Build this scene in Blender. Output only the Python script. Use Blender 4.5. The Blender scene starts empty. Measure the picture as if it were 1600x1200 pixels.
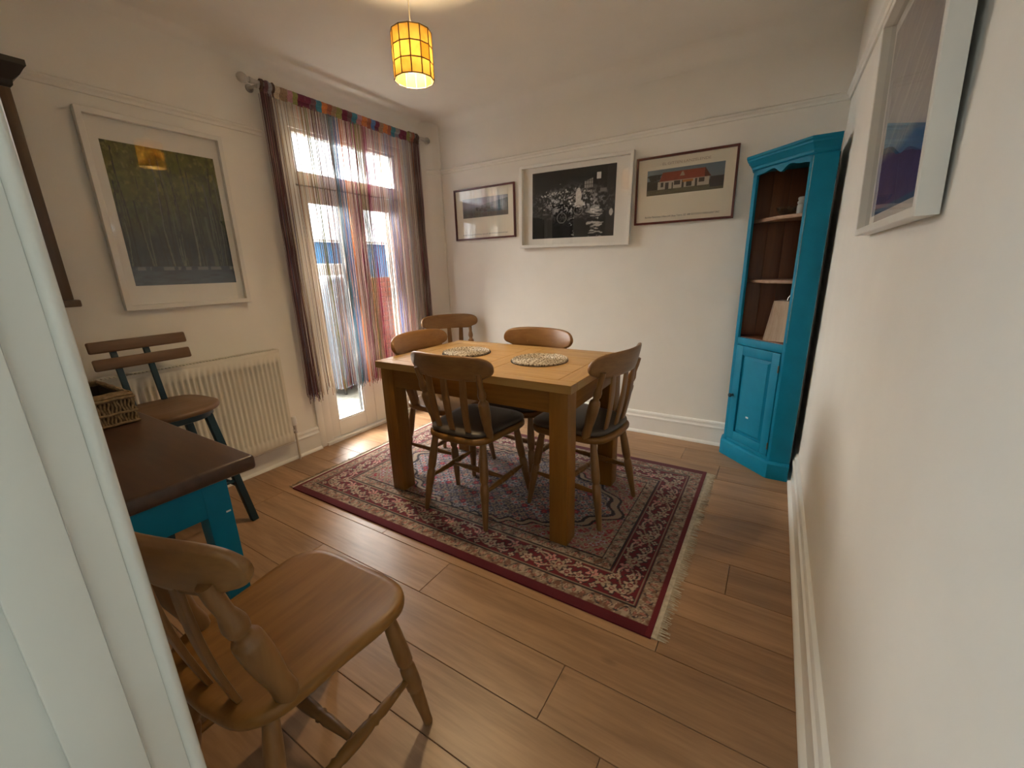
import bpy, bmesh, math, random
import numpy as np
from mathutils import Vector, Matrix

random.seed(7)
rng = np.random.default_rng(11)
SC = bpy.context.scene
COL = SC.collection
PI = math.pi

# ------------------------------------------------------------------ camera
W, D, H = 2.936, 3.049, 2.44            # room: x -W..0, y 0.10..D, z 0..H
CAM = Vector((-0.224, 0.0, 1.2254))
yaw, pitch, roll = 0.5586, -0.2685, -0.0284
fwd = Vector((-math.sin(yaw)*math.cos(pitch), math.cos(yaw)*math.cos(pitch), math.sin(pitch)))
rgt0 = Vector((math.cos(yaw), math.sin(yaw), 0))
up0 = rgt0.cross(fwd)
rgt = math.cos(roll)*rgt0 + math.sin(roll)*up0
upv = -math.sin(roll)*rgt0 + math.cos(roll)*up0
cd = bpy.data.cameras.new('camera'); cd.sensor_width = 36; cd.sensor_fit = 'HORIZONTAL'
cd.lens = 14.631; cd.clip_start = 0.02
co = bpy.data.objects.new('camera', cd); COL.objects.link(co)
M = Matrix.Identity(4)
for i in range(3):
    M[i][0], M[i][1], M[i][2], M[i][3] = rgt[i], upv[i], -fwd[i], CAM[i]
co.matrix_world = M
SC.camera = co

# ------------------------------------------------------------------ sky, lights, exposure
vs = SC.view_settings
SC.display_settings.display_device = 'sRGB'
vs.view_transform = 'Standard'; vs.look = 'None'; vs.gamma = 1.0; vs.use_curve_mapping = False
vs.exposure = 2.0
SKY = 1.5
wd = bpy.data.worlds.new('overcast_sky'); SC.world = wd; wd.use_nodes = True
bg = wd.node_tree.nodes['Background']
bg.inputs[0].default_value = (0.93, 0.97, 1.0, 1); bg.inputs[1].default_value = SKY
# light portal in the french doors: guides the sampling of the sky, adds no light of its own
pl = bpy.data.lights.new('door_portal', 'AREA'); pl.shape = 'RECTANGLE'; pl.size = 1.0; pl.size_y = 2.1
pl.cycles.is_portal = True
po = bpy.data.objects.new('door_portal', pl); COL.objects.link(po)
po.location = (-W-0.22, 2.21, 1.10)
po.rotation_euler = (0, -PI/2, 0)       # emits towards +x
# hazy sun behind thin cloud, over the garden
sn = bpy.data.lights.new('hazy_sun', 'SUN'); sn.energy = 12.3; sn.angle = math.radians(75); sn.color = (1.0, 0.975, 0.91)
sno = bpy.data.objects.new('hazy_sun', sn); COL.objects.link(sno); sno.location = (-9, 2.2, 6); sno.rotation_euler = (0, math.radians(-58), 0)
# unseen fill light added in the hall to brighten right wall and jamb
hl = bpy.data.lights.new('hall_fill', 'AREA'); hl.shape = 'DISK'; hl.size = 0.45; hl.energy = 5.0; hl.color = (0.78, 0.92, 1.0)
ho = bpy.data.objects.new('hall_fill', hl); COL.objects.link(ho); ho.location = (-1.32, -0.75, 2.30)

# ------------------------------------------------------------------ helpers
def setp(o, label=None, cat=None, group=None, kind=None):
    if label: o['label'] = label
    if cat: o['category'] = cat
    if group: o['group'] = group
    if kind: o['kind'] = kind
    return o

def link(o, parent=None):
    COL.objects.link(o)
    if parent is not None: o.parent = parent
    return o

def thing(name, loc=(0, 0, 0), rz=0.0, label=None, cat=None, group=None, kind=None):
    o = bpy.data.objects.new(name, None); o.empty_display_size = 0.1
    o.location = loc; o.rotation_euler = (0, 0, rz)
    COL.objects.link(o)
    return setp(o, label, cat, group, kind)

class MB:
    """collects vertices and faces of one mesh"""
    def __init__(s): s.v = []; s.f = []
    def add(s, v, f):
        n = len(s.v); s.v += [tuple(p) for p in v]; s.f += [tuple(i+n for i in q) for q in f]; return s
    def box(s, a, b):
        x0, y0, z0 = a; x1, y1, z1 = b
        return s.add([(x0,y0,z0),(x1,y0,z0),(x1,y1,z0),(x0,y1,z0),(x0,y0,z1),(x1,y0,z1),(x1,y1,z1),(x0,y1,z1)],
                     [(0,3,2,1),(4,5,6,7),(0,1,5,4),(1,2,6,5),(2,3,7,6),(3,0,4,7)])
    def tube(s, pts, rad, n=10, cap=True):
        """round tube through points with a radius per point"""
        pts = [Vector(p) for p in pts]; k = len(pts)
        if not hasattr(rad, '__len__'): rad = [rad]*k
        vs_, fs = [], []
        t0 = (pts[1]-pts[0]).normalized()
        a = t0.orthogonal().normalized()
        for i in range(k):
            t = (pts[min(i+1, k-1)]-pts[max(i-1, 0)]).normalized()
            a = (a - t*a.dot(t)).normalized(); b = t.cross(a)
            for j in range(n):
                c = 2*PI*j/n
                vs_.append(pts[i]+(a*math.cos(c)+b*math.sin(c))*rad[i])
        for i in range(k-1):
            for j in range(n):
                j2 = (j+1) % n
                fs.append((i*n+j, i*n+j2, (i+1)*n+j2, (i+1)*n+j))
        if cap:
            fs.append(tuple(range(n-1, -1, -1))); fs.append(tuple(range((k-1)*n, k*n)))
        return s.add(vs_, fs)
    def turned(s, p0, p1, prof, n=12):
        """prof: list of (t, radius)"""
        p0 = Vector(p0); p1 = Vector(p1)
        return s.tube([p0.lerp(p1, t) for t, r in prof], [r for t, r in prof], n)
    def prism(s, poly, z0, z1):
        n = len(poly)
        v = [(x, y, z0) for x, y in poly]+[(x, y, z1) for x, y in poly]
        f = [tuple(range(n-1, -1, -1)), tuple(range(n, 2*n))]+[(i, (i+1) % n, n+(i+1) % n, n+i) for i in range(n)]
        return s.add(v, f)
    def rings(s, rings, close_top=True, close_bot=True):
        n = len(rings[0]); v = [p for r in rings for p in r]; f = []
        for i in range(len(rings)-1):
            for j in range(n):
                j2 = (j+1) % n
                f.append((i*n+j, i*n+j2, (i+1)*n+j2, (i+1)*n+j))
        if close_bot: f.append(tuple(range(n-1, -1, -1)))
        if close_top: f.append(tuple(range((len(rings)-1)*n, len(rings)*n)))
        return s.add(v, f)
    def build(s, name, mat, parent=None, smooth=False, bevel=0, seg=2, loc=None, rot=None, angle=40):
        me = bpy.data.meshes.new(name); me.from_pydata(s.v, [], s.f); me.update()
        bm = bmesh.new(); bm.from_mesh(me)
        bmesh.ops.recalc_face_normals(bm, faces=bm.faces)
        if bevel:
            ed = [e for e in bm.edges if len(e.link_faces) == 2 and e.calc_face_angle(0) > 0.6]
            bmesh.ops.bevel(bm, geom=ed, offset=bevel, segments=seg, profile=0.5, affect='EDGES', clamp_overlap=True)
        bm.to_mesh(me); bm.free()
        o = bpy.data.objects.new(name, me)
        if mat: me.materials.append(mat)
        if smooth or bevel:
            me.polygons.foreach_set('use_smooth', [True]*len(me.polygons))
            try: me.set_sharp_from_angle(angle=math.radians(angle))
            except Exception: pass
        if loc is not None: o.location = loc
        if rot is not None: o.rotation_euler = rot
        return link(o, parent)

def B(name, a, b, mat, parent=None, bevel=0.002, **k):
    return MB().box(a, b).build(name, mat, parent, bevel=bevel, **k)

def inst(o, parent=None, loc=None, rot=None):
    c = o.copy(); COL.objects.link(c)
    if parent is not None: c.parent = parent
    if loc is not None: c.location = loc
    if rot is not None: c.rotation_euler = rot
    return c

def copy_tree(o, parent=None):
    c = o.copy(); COL.objects.link(c); c.parent = parent
    for ch in list(o.children): copy_tree(ch, c)
    return c

def extrude_profile(prof, P, Q, nrm):
    """prof (d, z): d away from the wall; along the line P-Q"""
    P = Vector((P[0], P[1], 0)); Q = Vector((Q[0], Q[1], 0)); nrm = Vector((nrm[0], nrm[1], 0))
    r = [[E_+nrm*d+Vector((0, 0, z)) for d, z in prof] for E_ in (P, Q)]
    return MB().rings(r)

def smooth_closed(pts, sub=5):
    out = []; n = len(pts)
    for i in range(n):
        p0, p1, p2, p3 = [np.array(pts[(i+k-1) % n], float) for k in range(4)]
        for j in range(sub):
            t = j/sub
            out.append(tuple(0.5*((2*p1)+(-p0+p2)*t+(2*p0-5*p1+4*p2-p3)*t*t+(-p0+3*p1-3*p2+p3)*t**3)))
    return out

# ------------------------------------------------------------------ materials
def newmat(name):
    m = bpy.data.materials.new(name); m.use_nodes = True
    nt = m.node_tree; return m, nt, nt.nodes['Principled BSDF']
def N(nt, t, **k):
    n = nt.nodes.new(t)
    for a, b in k.items(): setattr(n, a, b)
    return n
def ramp(nt, stops):
    r = N(nt, 'ShaderNodeValToRGB')
    while len(r.color_ramp.elements) < len(stops): r.color_ramp.elements.new(0.5)
    for e, (p, c) in zip(r.color_ramp.elements, stops): e.position = p; e.color = (*c, 1)
    return r
def plain(name, c, rough=0.5, metal=0.0, var=0.06, vscale=6.0, bump=0.0, bscale=120.0, coat=0.0, spec=0.5):
    """flat colour with faint procedural unevenness"""
    m, nt, p = newmat(name); L = nt.links
    tc = N(nt, 'ShaderNodeTexCoord')
    nz = N(nt, 'ShaderNodeTexNoise'); nz.inputs['Scale'].default_value = vscale; nz.inputs['Detail'].default_value = 4
    L.new(tc.outputs['Object'], nz.inputs['Vector'])
    r = ramp(nt, [(0.3, tuple(x*(1-var) for x in c)), (0.7, tuple(min(1, x*(1+var)) for x in c))])
    L.new(nz.outputs['Fac'], r.inputs[0]); L.new(r.outputs[0], p.inputs['Base Color'])
    p.inputs['Roughness'].default_value = rough; p.inputs['Metallic'].default_value = metal
    p.inputs['Specular IOR Level'].default_value = spec
    if coat: p.inputs['Coat Weight'].default_value = coat; p.inputs['Coat Roughness'].default_value = 0.15
    if bump:
        nb = N(nt, 'ShaderNodeTexNoise'); nb.inputs['Scale'].default_value = bscale; nb.inputs['Detail'].default_value = 3
        L.new(tc.outputs['Object'], nb.inputs['Vector'])
        b = N(nt, 'ShaderNodeBump'); b.inputs['Strength'].default_value = bump; b.inputs['Distance'].default_value = 0.002
        L.new(nb.outputs['Fac'], b.inputs['Height']); L.new(b.outputs[0], p.inputs['Normal'])
    return m
def wood(name, c1, c2, axis='X', scale=9.0, stretch=14.0, rough=0.4, knots=0.0, var=0.0, coat=0.0, bump=0.08, dark=None, spec=0.5):
    """grain runs along axis; knots as small dark ovals; var = brightness change from board to board"""
    m, nt, p = newmat(name); L = nt.links
    tc = N(nt, 'ShaderNodeTexCoord'); mp = N(nt, 'ShaderNodeMapping')
    s = [scale]*3; s['XYZ'.index(axis)] = scale/stretch
    mp.inputs['Scale'].default_value = s
    oi = N(nt, 'ShaderNodeObjectInfo')
    mul = N(nt, 'ShaderNodeMath', operation='MULTIPLY'); mul.inputs[1].default_value = 37.0
    L.new(oi.outputs['Random'], mul.inputs[0])
    add = N(nt, 'ShaderNodeVectorMath', operation='ADD')
    L.new(tc.outputs['Object'], add.inputs[0]); L.new(mul.outputs[0], add.inputs[1])
    L.new(add.outputs[0], mp.inputs['Vector'])
    n1 = N(nt, 'ShaderNodeTexNoise'); n1.inputs['Scale'].default_value = 1.0; n1.inputs['Detail'].default_value = 6
    n1.inputs['Roughness'].default_value = 0.6; n1.inputs['Distortion'].default_value = 0.6
    L.new(mp.outputs[0], n1.inputs['Vector'])
    n2 = N(nt, 'ShaderNodeTexNoise'); n2.inputs['Scale'].default_value = 7.0; n2.inputs['Detail'].default_value = 3
    L.new(mp.outputs[0], n2.inputs['Vector'])
    mx = N(nt, 'ShaderNodeMath', operation='MULTIPLY_ADD'); mx.inputs[1].default_value = 0.35
    L.new(n2.outputs['Fac'], mx.inputs[0]); 
    sc_ = N(nt, 'ShaderNodeMath', operation='MULTIPLY'); sc_.inputs[1].default_value = 0.65
    L.new(n1.outputs['Fac'], sc_.inputs[0]); L.new(sc_.outputs[0], mx.inputs[2])
    r = ramp(nt, [(0.35, c2), (0.62, c1)]); L.new(mx.outputs[0], r.inputs[0])
    colr = r.outputs[0]
    if knots:
        vm = N(nt, 'ShaderNodeMapping'); ks = [2.6]*3; ks['XYZ'.index(axis)] = 1.3
        vm.inputs['Scale'].default_value = ks; L.new(add.outputs[0], vm.inputs['Vector'])
        vo = N(nt, 'ShaderNodeTexVoronoi'); vo.inputs['Scale'].default_value = 1.0; vo.inputs['Randomness'].default_value = 1.0
        L.new(vm.outputs[0], vo.inputs['Vector'])
        kr = ramp(nt, [(0.0, (1, 1, 1)), (knots, (0, 0, 0))]); L.new(vo.outputs['Distance'], kr.inputs[0])
        mk = N(nt, 'ShaderNodeMix', data_type='RGBA'); mk.inputs['B'].default_value = (*(dark or tuple(x*0.35 for x in c2)), 1)
        L.new(kr.outputs[0], mk.inputs['Factor']); L.new(colr, mk.inputs['A']); colr = mk.outputs['Result']
    if var:
        hs = N(nt, 'ShaderNodeHueSaturation')
        mr = N(nt, 'ShaderNodeMapRange'); mr.inputs['To Min'].default_value = 1-var; mr.inputs['To Max'].default_value = 1+var
        L.new(oi.outputs['Random'], mr.inputs['Value']); L.new(mr.outputs[0], hs.inputs['Value'])
        L.new(colr, hs.inputs['Color']); colr = hs.outputs[0]
    L.new(colr, p.inputs['Base Color'])
    p.inputs['Roughness'].default_value = rough; p.inputs['Specular IOR Level'].default_value = spec
    if coat: p.inputs['Coat Weight'].default_value = coat; p.inputs['Coat Roughness'].default_value = 0.2
    b = N(nt, 'ShaderNodeBump'); b.inputs['Strength'].default_value = bump; b.inputs['Distance'].default_value = 0.001
    L.new(mx.outputs[0], b.inputs['Height']); L.new(b.outputs[0], p.inputs['Normal'])
    return m
def vcol(name, rough=0.6, spec=0.3, bump=0.0, bscale=400, sheen=0.0):
    m, nt, p = newmat(name); L = nt.links
    a = N(nt, 'ShaderNodeVertexColor'); a.layer_name = 'Col'
    nz = N(nt, 'ShaderNodeTexNoise'); nz.inputs['Scale'].default_value = bscale
    tc = N(nt, 'ShaderNodeTexCoord'); L.new(tc.outputs['Object'], nz.inputs['Vector'])
    hs = N(nt, 'ShaderNodeHueSaturation'); mr = N(nt, 'ShaderNodeMapRange')
    mr.inputs['To Min'].default_value = 0.8; mr.inputs['To Max'].default_value = 1.2
    L.new(nz.outputs['Fac'], mr.inputs['Value']); L.new(mr.outputs[0], hs.inputs['Value'])
    L.new(a.outputs[0], hs.inputs['Color']); L.new(hs.outputs[0], p.inputs['Base Color'])
    p.inputs['Roughness'].default_value = rough; p.inputs['Specular IOR Level'].default_value = spec
    if sheen: p.inputs['Sheen Weight'].default_value = sheen
    if bump:
        b = N(nt, 'ShaderNodeBump'); b.inputs['Strength'].default_value = bump; b.inputs['Distance'].default_value = 0.002
        L.new(nz.outputs['Fac'], b.inputs['Height']); L.new(b.outputs[0], p.inputs['Normal'])
    return m
def glassmat(name, ior=1.5, tint=(1, 1, 1), rough=0.0):
    """thin pane: clear with a mirror share that follows fresnel"""
    m = bpy.data.materials.new(name); m.use_nodes = True; nt = m.node_tree; nt.nodes.clear(); L = nt.links
    o = N(nt, 'ShaderNodeOutputMaterial'); t = N(nt, 'ShaderNodeBsdfTransparent'); g = N(nt, 'ShaderNodeBsdfGlossy')
    t.inputs[0].default_value = (*tint, 1); g.inputs['Roughness'].default_value = rough
    lw = N(nt, 'ShaderNodeLayerWeight'); lw.inputs[0].default_value = 0.5
    pw = N(nt, 'ShaderNodeMath', operation='POWER'); pw.inputs[1].default_value = 5.0; L.new(lw.outputs['Facing'], pw.inputs[0])
    F0 = ((ior-1)/(ior+1))**2
    f = N(nt, 'ShaderNodeMath', operation='MULTIPLY_ADD'); f.inputs[1].default_value = 1-F0; f.inputs[2].default_value = F0; L.new(pw.outputs[0], f.inputs[0])
    mx = N(nt, 'ShaderNodeMixShader')
    L.new(f.outputs[0], mx.inputs[0]); L.new(t.outputs[0], mx.inputs[1]); L.new(g.outputs[0], mx.inputs[2]); L.new(mx.outputs[0], o.inputs[0])
    return m

MT = {}
MT['wall'] = plain('wall_paint', (0.88, 0.85, 0.785), 0.7, var=0.015, bump=0.12, bscale=60, spec=0.25)
MT['ceil'] = plain('ceiling_paint', (0.87, 0.84, 0.775), 0.8, var=0.015, bump=0.1, bscale=50, spec=0.2)
MT['gloss'] = plain('white_gloss_paint', (0.86, 0.85, 0.81), 0.28, var=0.02, bump=0.05, bscale=40, spec=0.5)
MT['jamb'] = plain('white_gloss_jamb', (0.74, 0.75, 0.70), 0.22, var=0.02, bump=0.06, bscale=30, spec=0.5)
MT['upvc'] = plain('white_door_frame', (0.84, 0.83, 0.80), 0.35, var=0.015)
MT['rad'] = plain('radiator_enamel', (0.76, 0.72, 0.62), 0.4, var=0.02)
MT['plank'] = wood('oak_laminate', (0.40, 0.235, 0.125), (0.235, 0.13, 0.065), 'X', 10, 12, rough=0.36, knots=0.045, var=0.12, bump=0.05, dark=(0.16, 0.09, 0.045))
MT['gap'] = plain('floor_base', (0.09, 0.055, 0.03), 0.8)
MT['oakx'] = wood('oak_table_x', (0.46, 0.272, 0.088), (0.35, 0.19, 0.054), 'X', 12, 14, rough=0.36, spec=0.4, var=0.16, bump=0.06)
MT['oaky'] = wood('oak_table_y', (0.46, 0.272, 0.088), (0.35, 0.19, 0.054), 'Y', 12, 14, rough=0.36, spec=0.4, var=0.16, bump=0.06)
MT['oakz_shaded'] = wood('oak_shaded_z', (0.30, 0.130, 0.022), (0.22, 0.09, 0.014), 'Z', 12, 14, rough=0.42, spec=0.3, var=0.05, bump=0.06)  # legs: same oak as the top, backlit shade put into the colour
MT['apronx_shaded'] = wood('oak_apron_shaded_x', (0.29, 0.125, 0.022), (0.21, 0.085, 0.014), 'X', 12, 14, rough=0.45, spec=0.25, bump=0.06)  # aprons: oak darkened in colour to stand in for their backlit shade
MT['aprony_shaded'] = wood('oak_apron_shaded_y', (0.29, 0.125, 0.022), (0.21, 0.085, 0.014), 'Y', 12, 14, rough=0.45, spec=0.25, bump=0.06)  # same shade-darkened oak, grain along y
MT['pine'] = wood('chair_wood', (0.27, 0.128, 0.030), (0.185, 0.080, 0.016), 'Y', 9, 9, rough=0.38, spec=0.35, knots=0.05, bump=0.05)
MT['pinez'] = wood('chair_wood_upright', (0.27, 0.135, 0.045), (0.19, 0.09, 0.028), 'Z', 11, 9, rough=0.36, bump=0.05)
MT['pinex'] = wood('chair_wood_cross', (0.28, 0.14, 0.045), (0.195, 0.09, 0.028), 'X', 11, 9, rough=0.34, bump=0.05)
MT['pad'] = plain('dark_leather', (0.085, 0.066, 0.050), 0.45, var=0.15, bump=0.2, bscale=160)
MT['darkwood'] = wood('dark_stained_top', (0.085, 0.043, 0.026), (0.045, 0.022, 0.014), 'X', 8, 8, rough=0.34, bump=0.06)
MT['stoolwood'] = wood('stool_wood', (0.19, 0.10, 0.048), (0.12, 0.06, 0.028), 'Y', 8, 9, rough=0.4, knots=0.06)
MT['cabwall'] = wood('wall_cabinet_wood', (0.12, 0.072, 0.042), (0.075, 0.043, 0.025), 'Z', 10, 10, rough=0.35)
MT['teal'] = plain('teal_paint', (0.002, 0.200, 0.340), 0.5, spec=0.22, var=0.07, vscale=12, bump=0.05, bscale=60)
MT['tealdark'] = plain('navy_teal_paint', (0.006, 0.035, 0.055), 0.4, var=0.1, vscale=10)
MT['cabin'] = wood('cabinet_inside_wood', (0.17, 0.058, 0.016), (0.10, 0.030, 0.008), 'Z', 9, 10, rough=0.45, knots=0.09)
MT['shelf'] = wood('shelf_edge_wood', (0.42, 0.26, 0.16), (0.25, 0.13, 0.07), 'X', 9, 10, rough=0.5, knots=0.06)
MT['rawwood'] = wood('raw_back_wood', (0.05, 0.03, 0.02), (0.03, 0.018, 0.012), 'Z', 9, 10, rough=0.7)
MT['whiteframe'] = plain('white_frame_paint', (0.80, 0.775, 0.72), 0.4, var=0.015)
MT['mat'] = plain('picture_mat', (0.82, 0.79, 0.73), 0.8, var=0.01)
MT['cream'] = plain('poster_paper', (0.76, 0.70, 0.57), 0.8, var=0.015)
MT['redframe'] = wood('mahogany_frame', (0.12, 0.022, 0.015), (0.07, 0.012, 0.009), 'X', 20, 6, rough=0.3)
MT['ink'] = plain('print_ink', (0.10, 0.085, 0.075), 0.8)
MT['inkgold'] = plain('print_ink_gold', (0.42, 0.33, 0.24), 0.8)
MT['glass'] = glassmat('picture_glass', 1.85)
MT['pane'] = glassmat('door_glass', 1.45)
MT['chrome'] = plain('brushed_steel', (0.55, 0.53, 0.50), 0.28, metal=1.0, var=0.05)
MT['brass'] = plain('brass_wire', (0.10, 0.06, 0.02), 0.5, metal=0.3)
MT['copper'] = plain('painted_pipe', (0.66, 0.60, 0.50), 0.4)
MT['white'] = plain('white_plastic', (0.78, 0.77, 0.74), 0.4)
MT['print'] = vcol('printed_picture', 0.7, 0.2, bscale=150)
MT['rug'] = vcol('rug_wool', 0.95, 0.1, bump=0.5, bscale=700, sheen=0.15)
MT['fringe'] = plain('rug_fringe', (0.50, 0.44, 0.34), 0.9, var=0.2, vscale=60)
MT['redpile'] = plain('rug_edge', (0.12, 0.008, 0.016), 0.95, var=0.15, vscale=60)
MT['string'] = vcol('curtain_string', 0.5, 0.4, bscale=300)
MT['seagrass'] = plain('seagrass', (0.22, 0.15, 0.075), 0.8, var=0.35, vscale=90)
MT['seagrassdark'] = plain('basket_inside', (0.04, 0.028, 0.018), 0.9)
MT['black'] = plain('black_paint', (0.015, 0.013, 0.012), 0.4)
MT['veneer'] = wood('pale_veneer', (0.55, 0.42, 0.30), (0.38, 0.26, 0.17), 'Z', 14, 8, rough=0.5)
MT['brick'] = plain('red_brick', (0.20, 0.055, 0.028), 0.9, var=0.25, vscale=14, bump=0.4, bscale=60)
MT['mortar'] = plain('mortar', (0.17, 0.15, 0.13), 0.9)
MT['slab'] = plain('paving_slab', (0.16, 0.155, 0.13), 0.9, var=0.15, vscale=9, bump=0.3, bscale=50)
MT['cover'] = plain('barbecue_cover', (0.07, 0.082, 0.10), 0.55, var=0.15, vscale=5)
MT['blue'] = plain('blue_fence_paint', (0.012, 0.11, 0.24), 0.6, var=0.1)
MT['render'] = plain('white_render', (0.40, 0.40, 0.385), 0.9, var=0.05)
MT['leaf'] = plain('hedge_leaves', (0.06, 0.12, 0.03), 0.7, var=0.4, vscale=20)
MT['carpet'] = plain('hall_carpet', (0.28, 0.25, 0.21), 0.95)

# ------------------------------------------------------------------ the room shell
def struct(o): o['kind'] = 'structure'; return o

NY = 0.10                     # room face of the near wall
# floor with single planks
fl = struct(B('floor', (-W-0.30, -1.7, -0.12), (0.12, D+0.12, -0.0125), MT['gap'], bevel=0))
PW = 0.1925
y = 0.77-PW*4
rows = []
while y < D:
    rows.append(y); y += PW
joints = {0.77: [-0.655, -1.90], 0.9625: [-1.29, -2.55], 1.155: [-0.42, -1.72], 1.3475: [-1.0, -2.2], 1.54: [-0.25, -1.45, -2.68],
          2.31: [-0.40, -1.6], 2.695: [-0.62, -1.9]}
plank_mesh = {}
for i, y in enumerate(rows):
    xs = None
    for k in joints:
        if abs(k-y) < 0.02: xs = joints[k]
    if xs is None:
        o0 = (i*0.47) % 1.2
        xs = [-0.3-o0*0.8-1.25*j for j in range(3)]
    cuts = [-0.001]+[x for x in xs if -W+0.05 < x < -0.05]+[-W+0.001]
    for a, b in zip(cuts[:-1], cuts[1:]):
        y1 = min(y+PW, D-0.001)
        g = 0.0009
        Lx = a-b; cx, cy = (a+b)/2, (y+y1)/2
        m_ = MB().box((-Lx/2+g, -(y1-y)/2+g, -0.012), (Lx/2-g, (y1-y)/2-g, 0.0))
        m_.build('plank', MT['plank'], fl, bevel=0.0012, seg=1, loc=(cx, cy, 0))
# walls
struct(MB().box((-W-0.30, D, -0.1), (0.15, D+0.12, H)).build('wall_back', MT['wall']))
struct(MB().box((0, -1.7, -0.1), (0.12, D, H)).build('wall_right', MT['wall']))
DY0, DY1, DZ1 = 1.705, 2.725, 2.185       # french door opening
wl = MB().box((-W-0.26, NY-0.13, -0.1), (-W, DY0, H)).box((-W-0.26, DY1, -0.1), (-W, D, H)).box((-W-0.26, DY0, DZ1), (-W, DY1, H)).box((-W-0.26, DY0, -0.1), (-W, DY1, -0.012))
struct(wl.build('wall_left', MT['wall']))
JX = -0.80                                # door jamb of the near wall
struct(MB().box((-W, NY-0.115, -0.012), (JX-0.03, NY, H)).box((JX-0.03, NY-0.115, 2.06), (-0.0, NY, H)).build('wall_near', MT['wall']))
struct(MB().box((-W-0.26, NY-0.13, H), (0.12, D+0.12, H+0.1)).build('ceiling', MT['ceil']))
# hall behind the viewer
struct(MB().box((-1.75, -1.8, -0.1), (0.12, -1.7, H)).build('wall_hall_end', MT['wall']))
struct(MB().box((-1.75, -1.7, -0.1), (-1.65, NY-0.12, H)).build('wall_hall_side', MT['wall']))
struct(MB().box((-1.75, -1.8, H), (0.12, NY-0.13, H+0.1)).build('ceiling_hall', MT['ceil']))
struct(B('floor_hall', (-1.65, -1.7, -0.012), (0, -0.001, 0.0), MT['carpet'], bevel=0))
# door lining with stop and moulded architrave
tj = struct(MB().box((JX-0.03, NY-0.13, 0), (JX, NY+0.005, 2.03)).box((JX-0.03, NY-0.13, 2.03), (-0.02, NY+0.005, 2.06)).build('trim_1', MT['jamb'], bevel=0.002))
B('door_stop', (JX, 0.0176, 0), (JX+0.012, 0.0712, 2.03), MT['jamb'], tj, bevel=0.003)
MB().turned((JX-0.004, NY+0.012, 0), (JX-0.004, NY+0.012, 2.04), [(0, 0.008), (1, 0.008)], 14).build('bead', MT['jamb'], tj, smooth=True)
MB().turned((JX-0.019, NY+0.016, 0), (JX-0.019, NY+0.016, 2.05), [(0, 0.006), (1, 0.006)], 12).build('bead', MT['jamb'], tj, smooth=True)
B('architrave', (JX-0.085, NY, 0), (JX-0.02, NY+0.016, 2.11), MT['jamb'], tj, bevel=0.004)

# baseboards
BASE = [(0, 0), (0.034, 0), (0.034, 0.006), (0.030, 0.013), (0.022, 0.018), (0.018, 0.02), (0.018, 0.115), (0.022, 0.12), (0.022, 0.128), (0.015, 0.135), (0.013, 0.147), (0.016, 0.152), (0.012, 0.163), (0.004, 0.168), (0, 0.168)]
def base(name, P, Q, n): return struct(extrude_profile(BASE, P, Q, n).build(name, MT['gloss'], smooth=True, angle=35))
base('baseboard_back', (-W+0.15, D), (0, D), (0, -1))
base('baseboard_right', (0, D-0.02), (0, -0.3), (-1, 0))
base('baseboard_left', (-W, NY), (-W, 1.656), (1, 0))
base('baseboard_near', (-W, NY), (JX-0.09, NY), (0, 1))
# picture rail
RAIL = [(0, 0), (0.008, 0), (0.012, 0.006), (0.012, 0.014), (0.022, 0.022), (0.024, 0.030), (0.016, 0.036), (0.006, 0.038), (0, 0.038)]
RAIL = [(d, z+2.030) for d, z in RAIL]
struct(extrude_profile(RAIL, (-W+0.14, D), (0, D), (0, -1)).build('trim_2', MT['wall'], smooth=True, angle=35))
struct(extrude_profile(RAIL, (-W, NY), (-W, 1.60), (1, 0)).build('trim_3', MT['wall'], smooth=True, angle=35))
struct(extrude_profile(RAIL, (0, D), (0, NY), (-1, 0)).build('trim_4', MT['wall'], smooth=True, angle=35))
# coving
def cove(r=0.085):
    c = [(0, H), (0, H-r)]
    for i in range(1, 8):
        a = i/8*PI/2
        c.append((r-r*math.cos(a), H-r+r*math.sin(a)))
    return c+[(r, H)]
struct(extrude_profile(cove(0.05), (-W, NY), (-W, D), (1, 0)).build('trim_5', MT['ceil'], smooth=True, angle=50))
struct(extrude_profile(cove(0.10), (-W, D), (0, D), (0, -1)).build('trim_6', MT['ceil'], smooth=True, angle=50))
# boxed-in pipe across the far left corner
struct(MB().prism([(-W, D), (-W, D-0.09), (-W+0.045, D-0.07), (-W+0.155, D-0.018), (-W+0.155, D)], 0, H).build('trim_7', MT['wall']))
struct(extrude_profile(RAIL, (-W+0.045, D-0.07), (-W+0.155, D-0.018), (0.42, -0.90)).build('trim_8', MT['wall'], smooth=True, angle=35))

# ------------------------------------------------------------------ french doors
d1 = thing('door_1', (-W, 0, 0), label='white french doors with glazed leaves and a fanlight', kind='structure')
xf0, xf1 = -0.10, 0.012
fr = MB()
fr.box((xf0, 1.705, 0), (xf1, 1.768, 2.185)).box((xf0, 2.662, 0), (xf1, 2.725, 2.185)).box((xf0, 1.768, 2.125), (xf1, 2.662, 2.185))
fr.box((xf0, 1.768, 1.795), (xf1-0.002, 2.662, 1.862)).box((xf0-0.1, 1.705, -0.012), (xf1+0.02, 2.725, 0.022))
fr.build('frame', MT['upvc'], d1, bevel=0.004)
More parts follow.
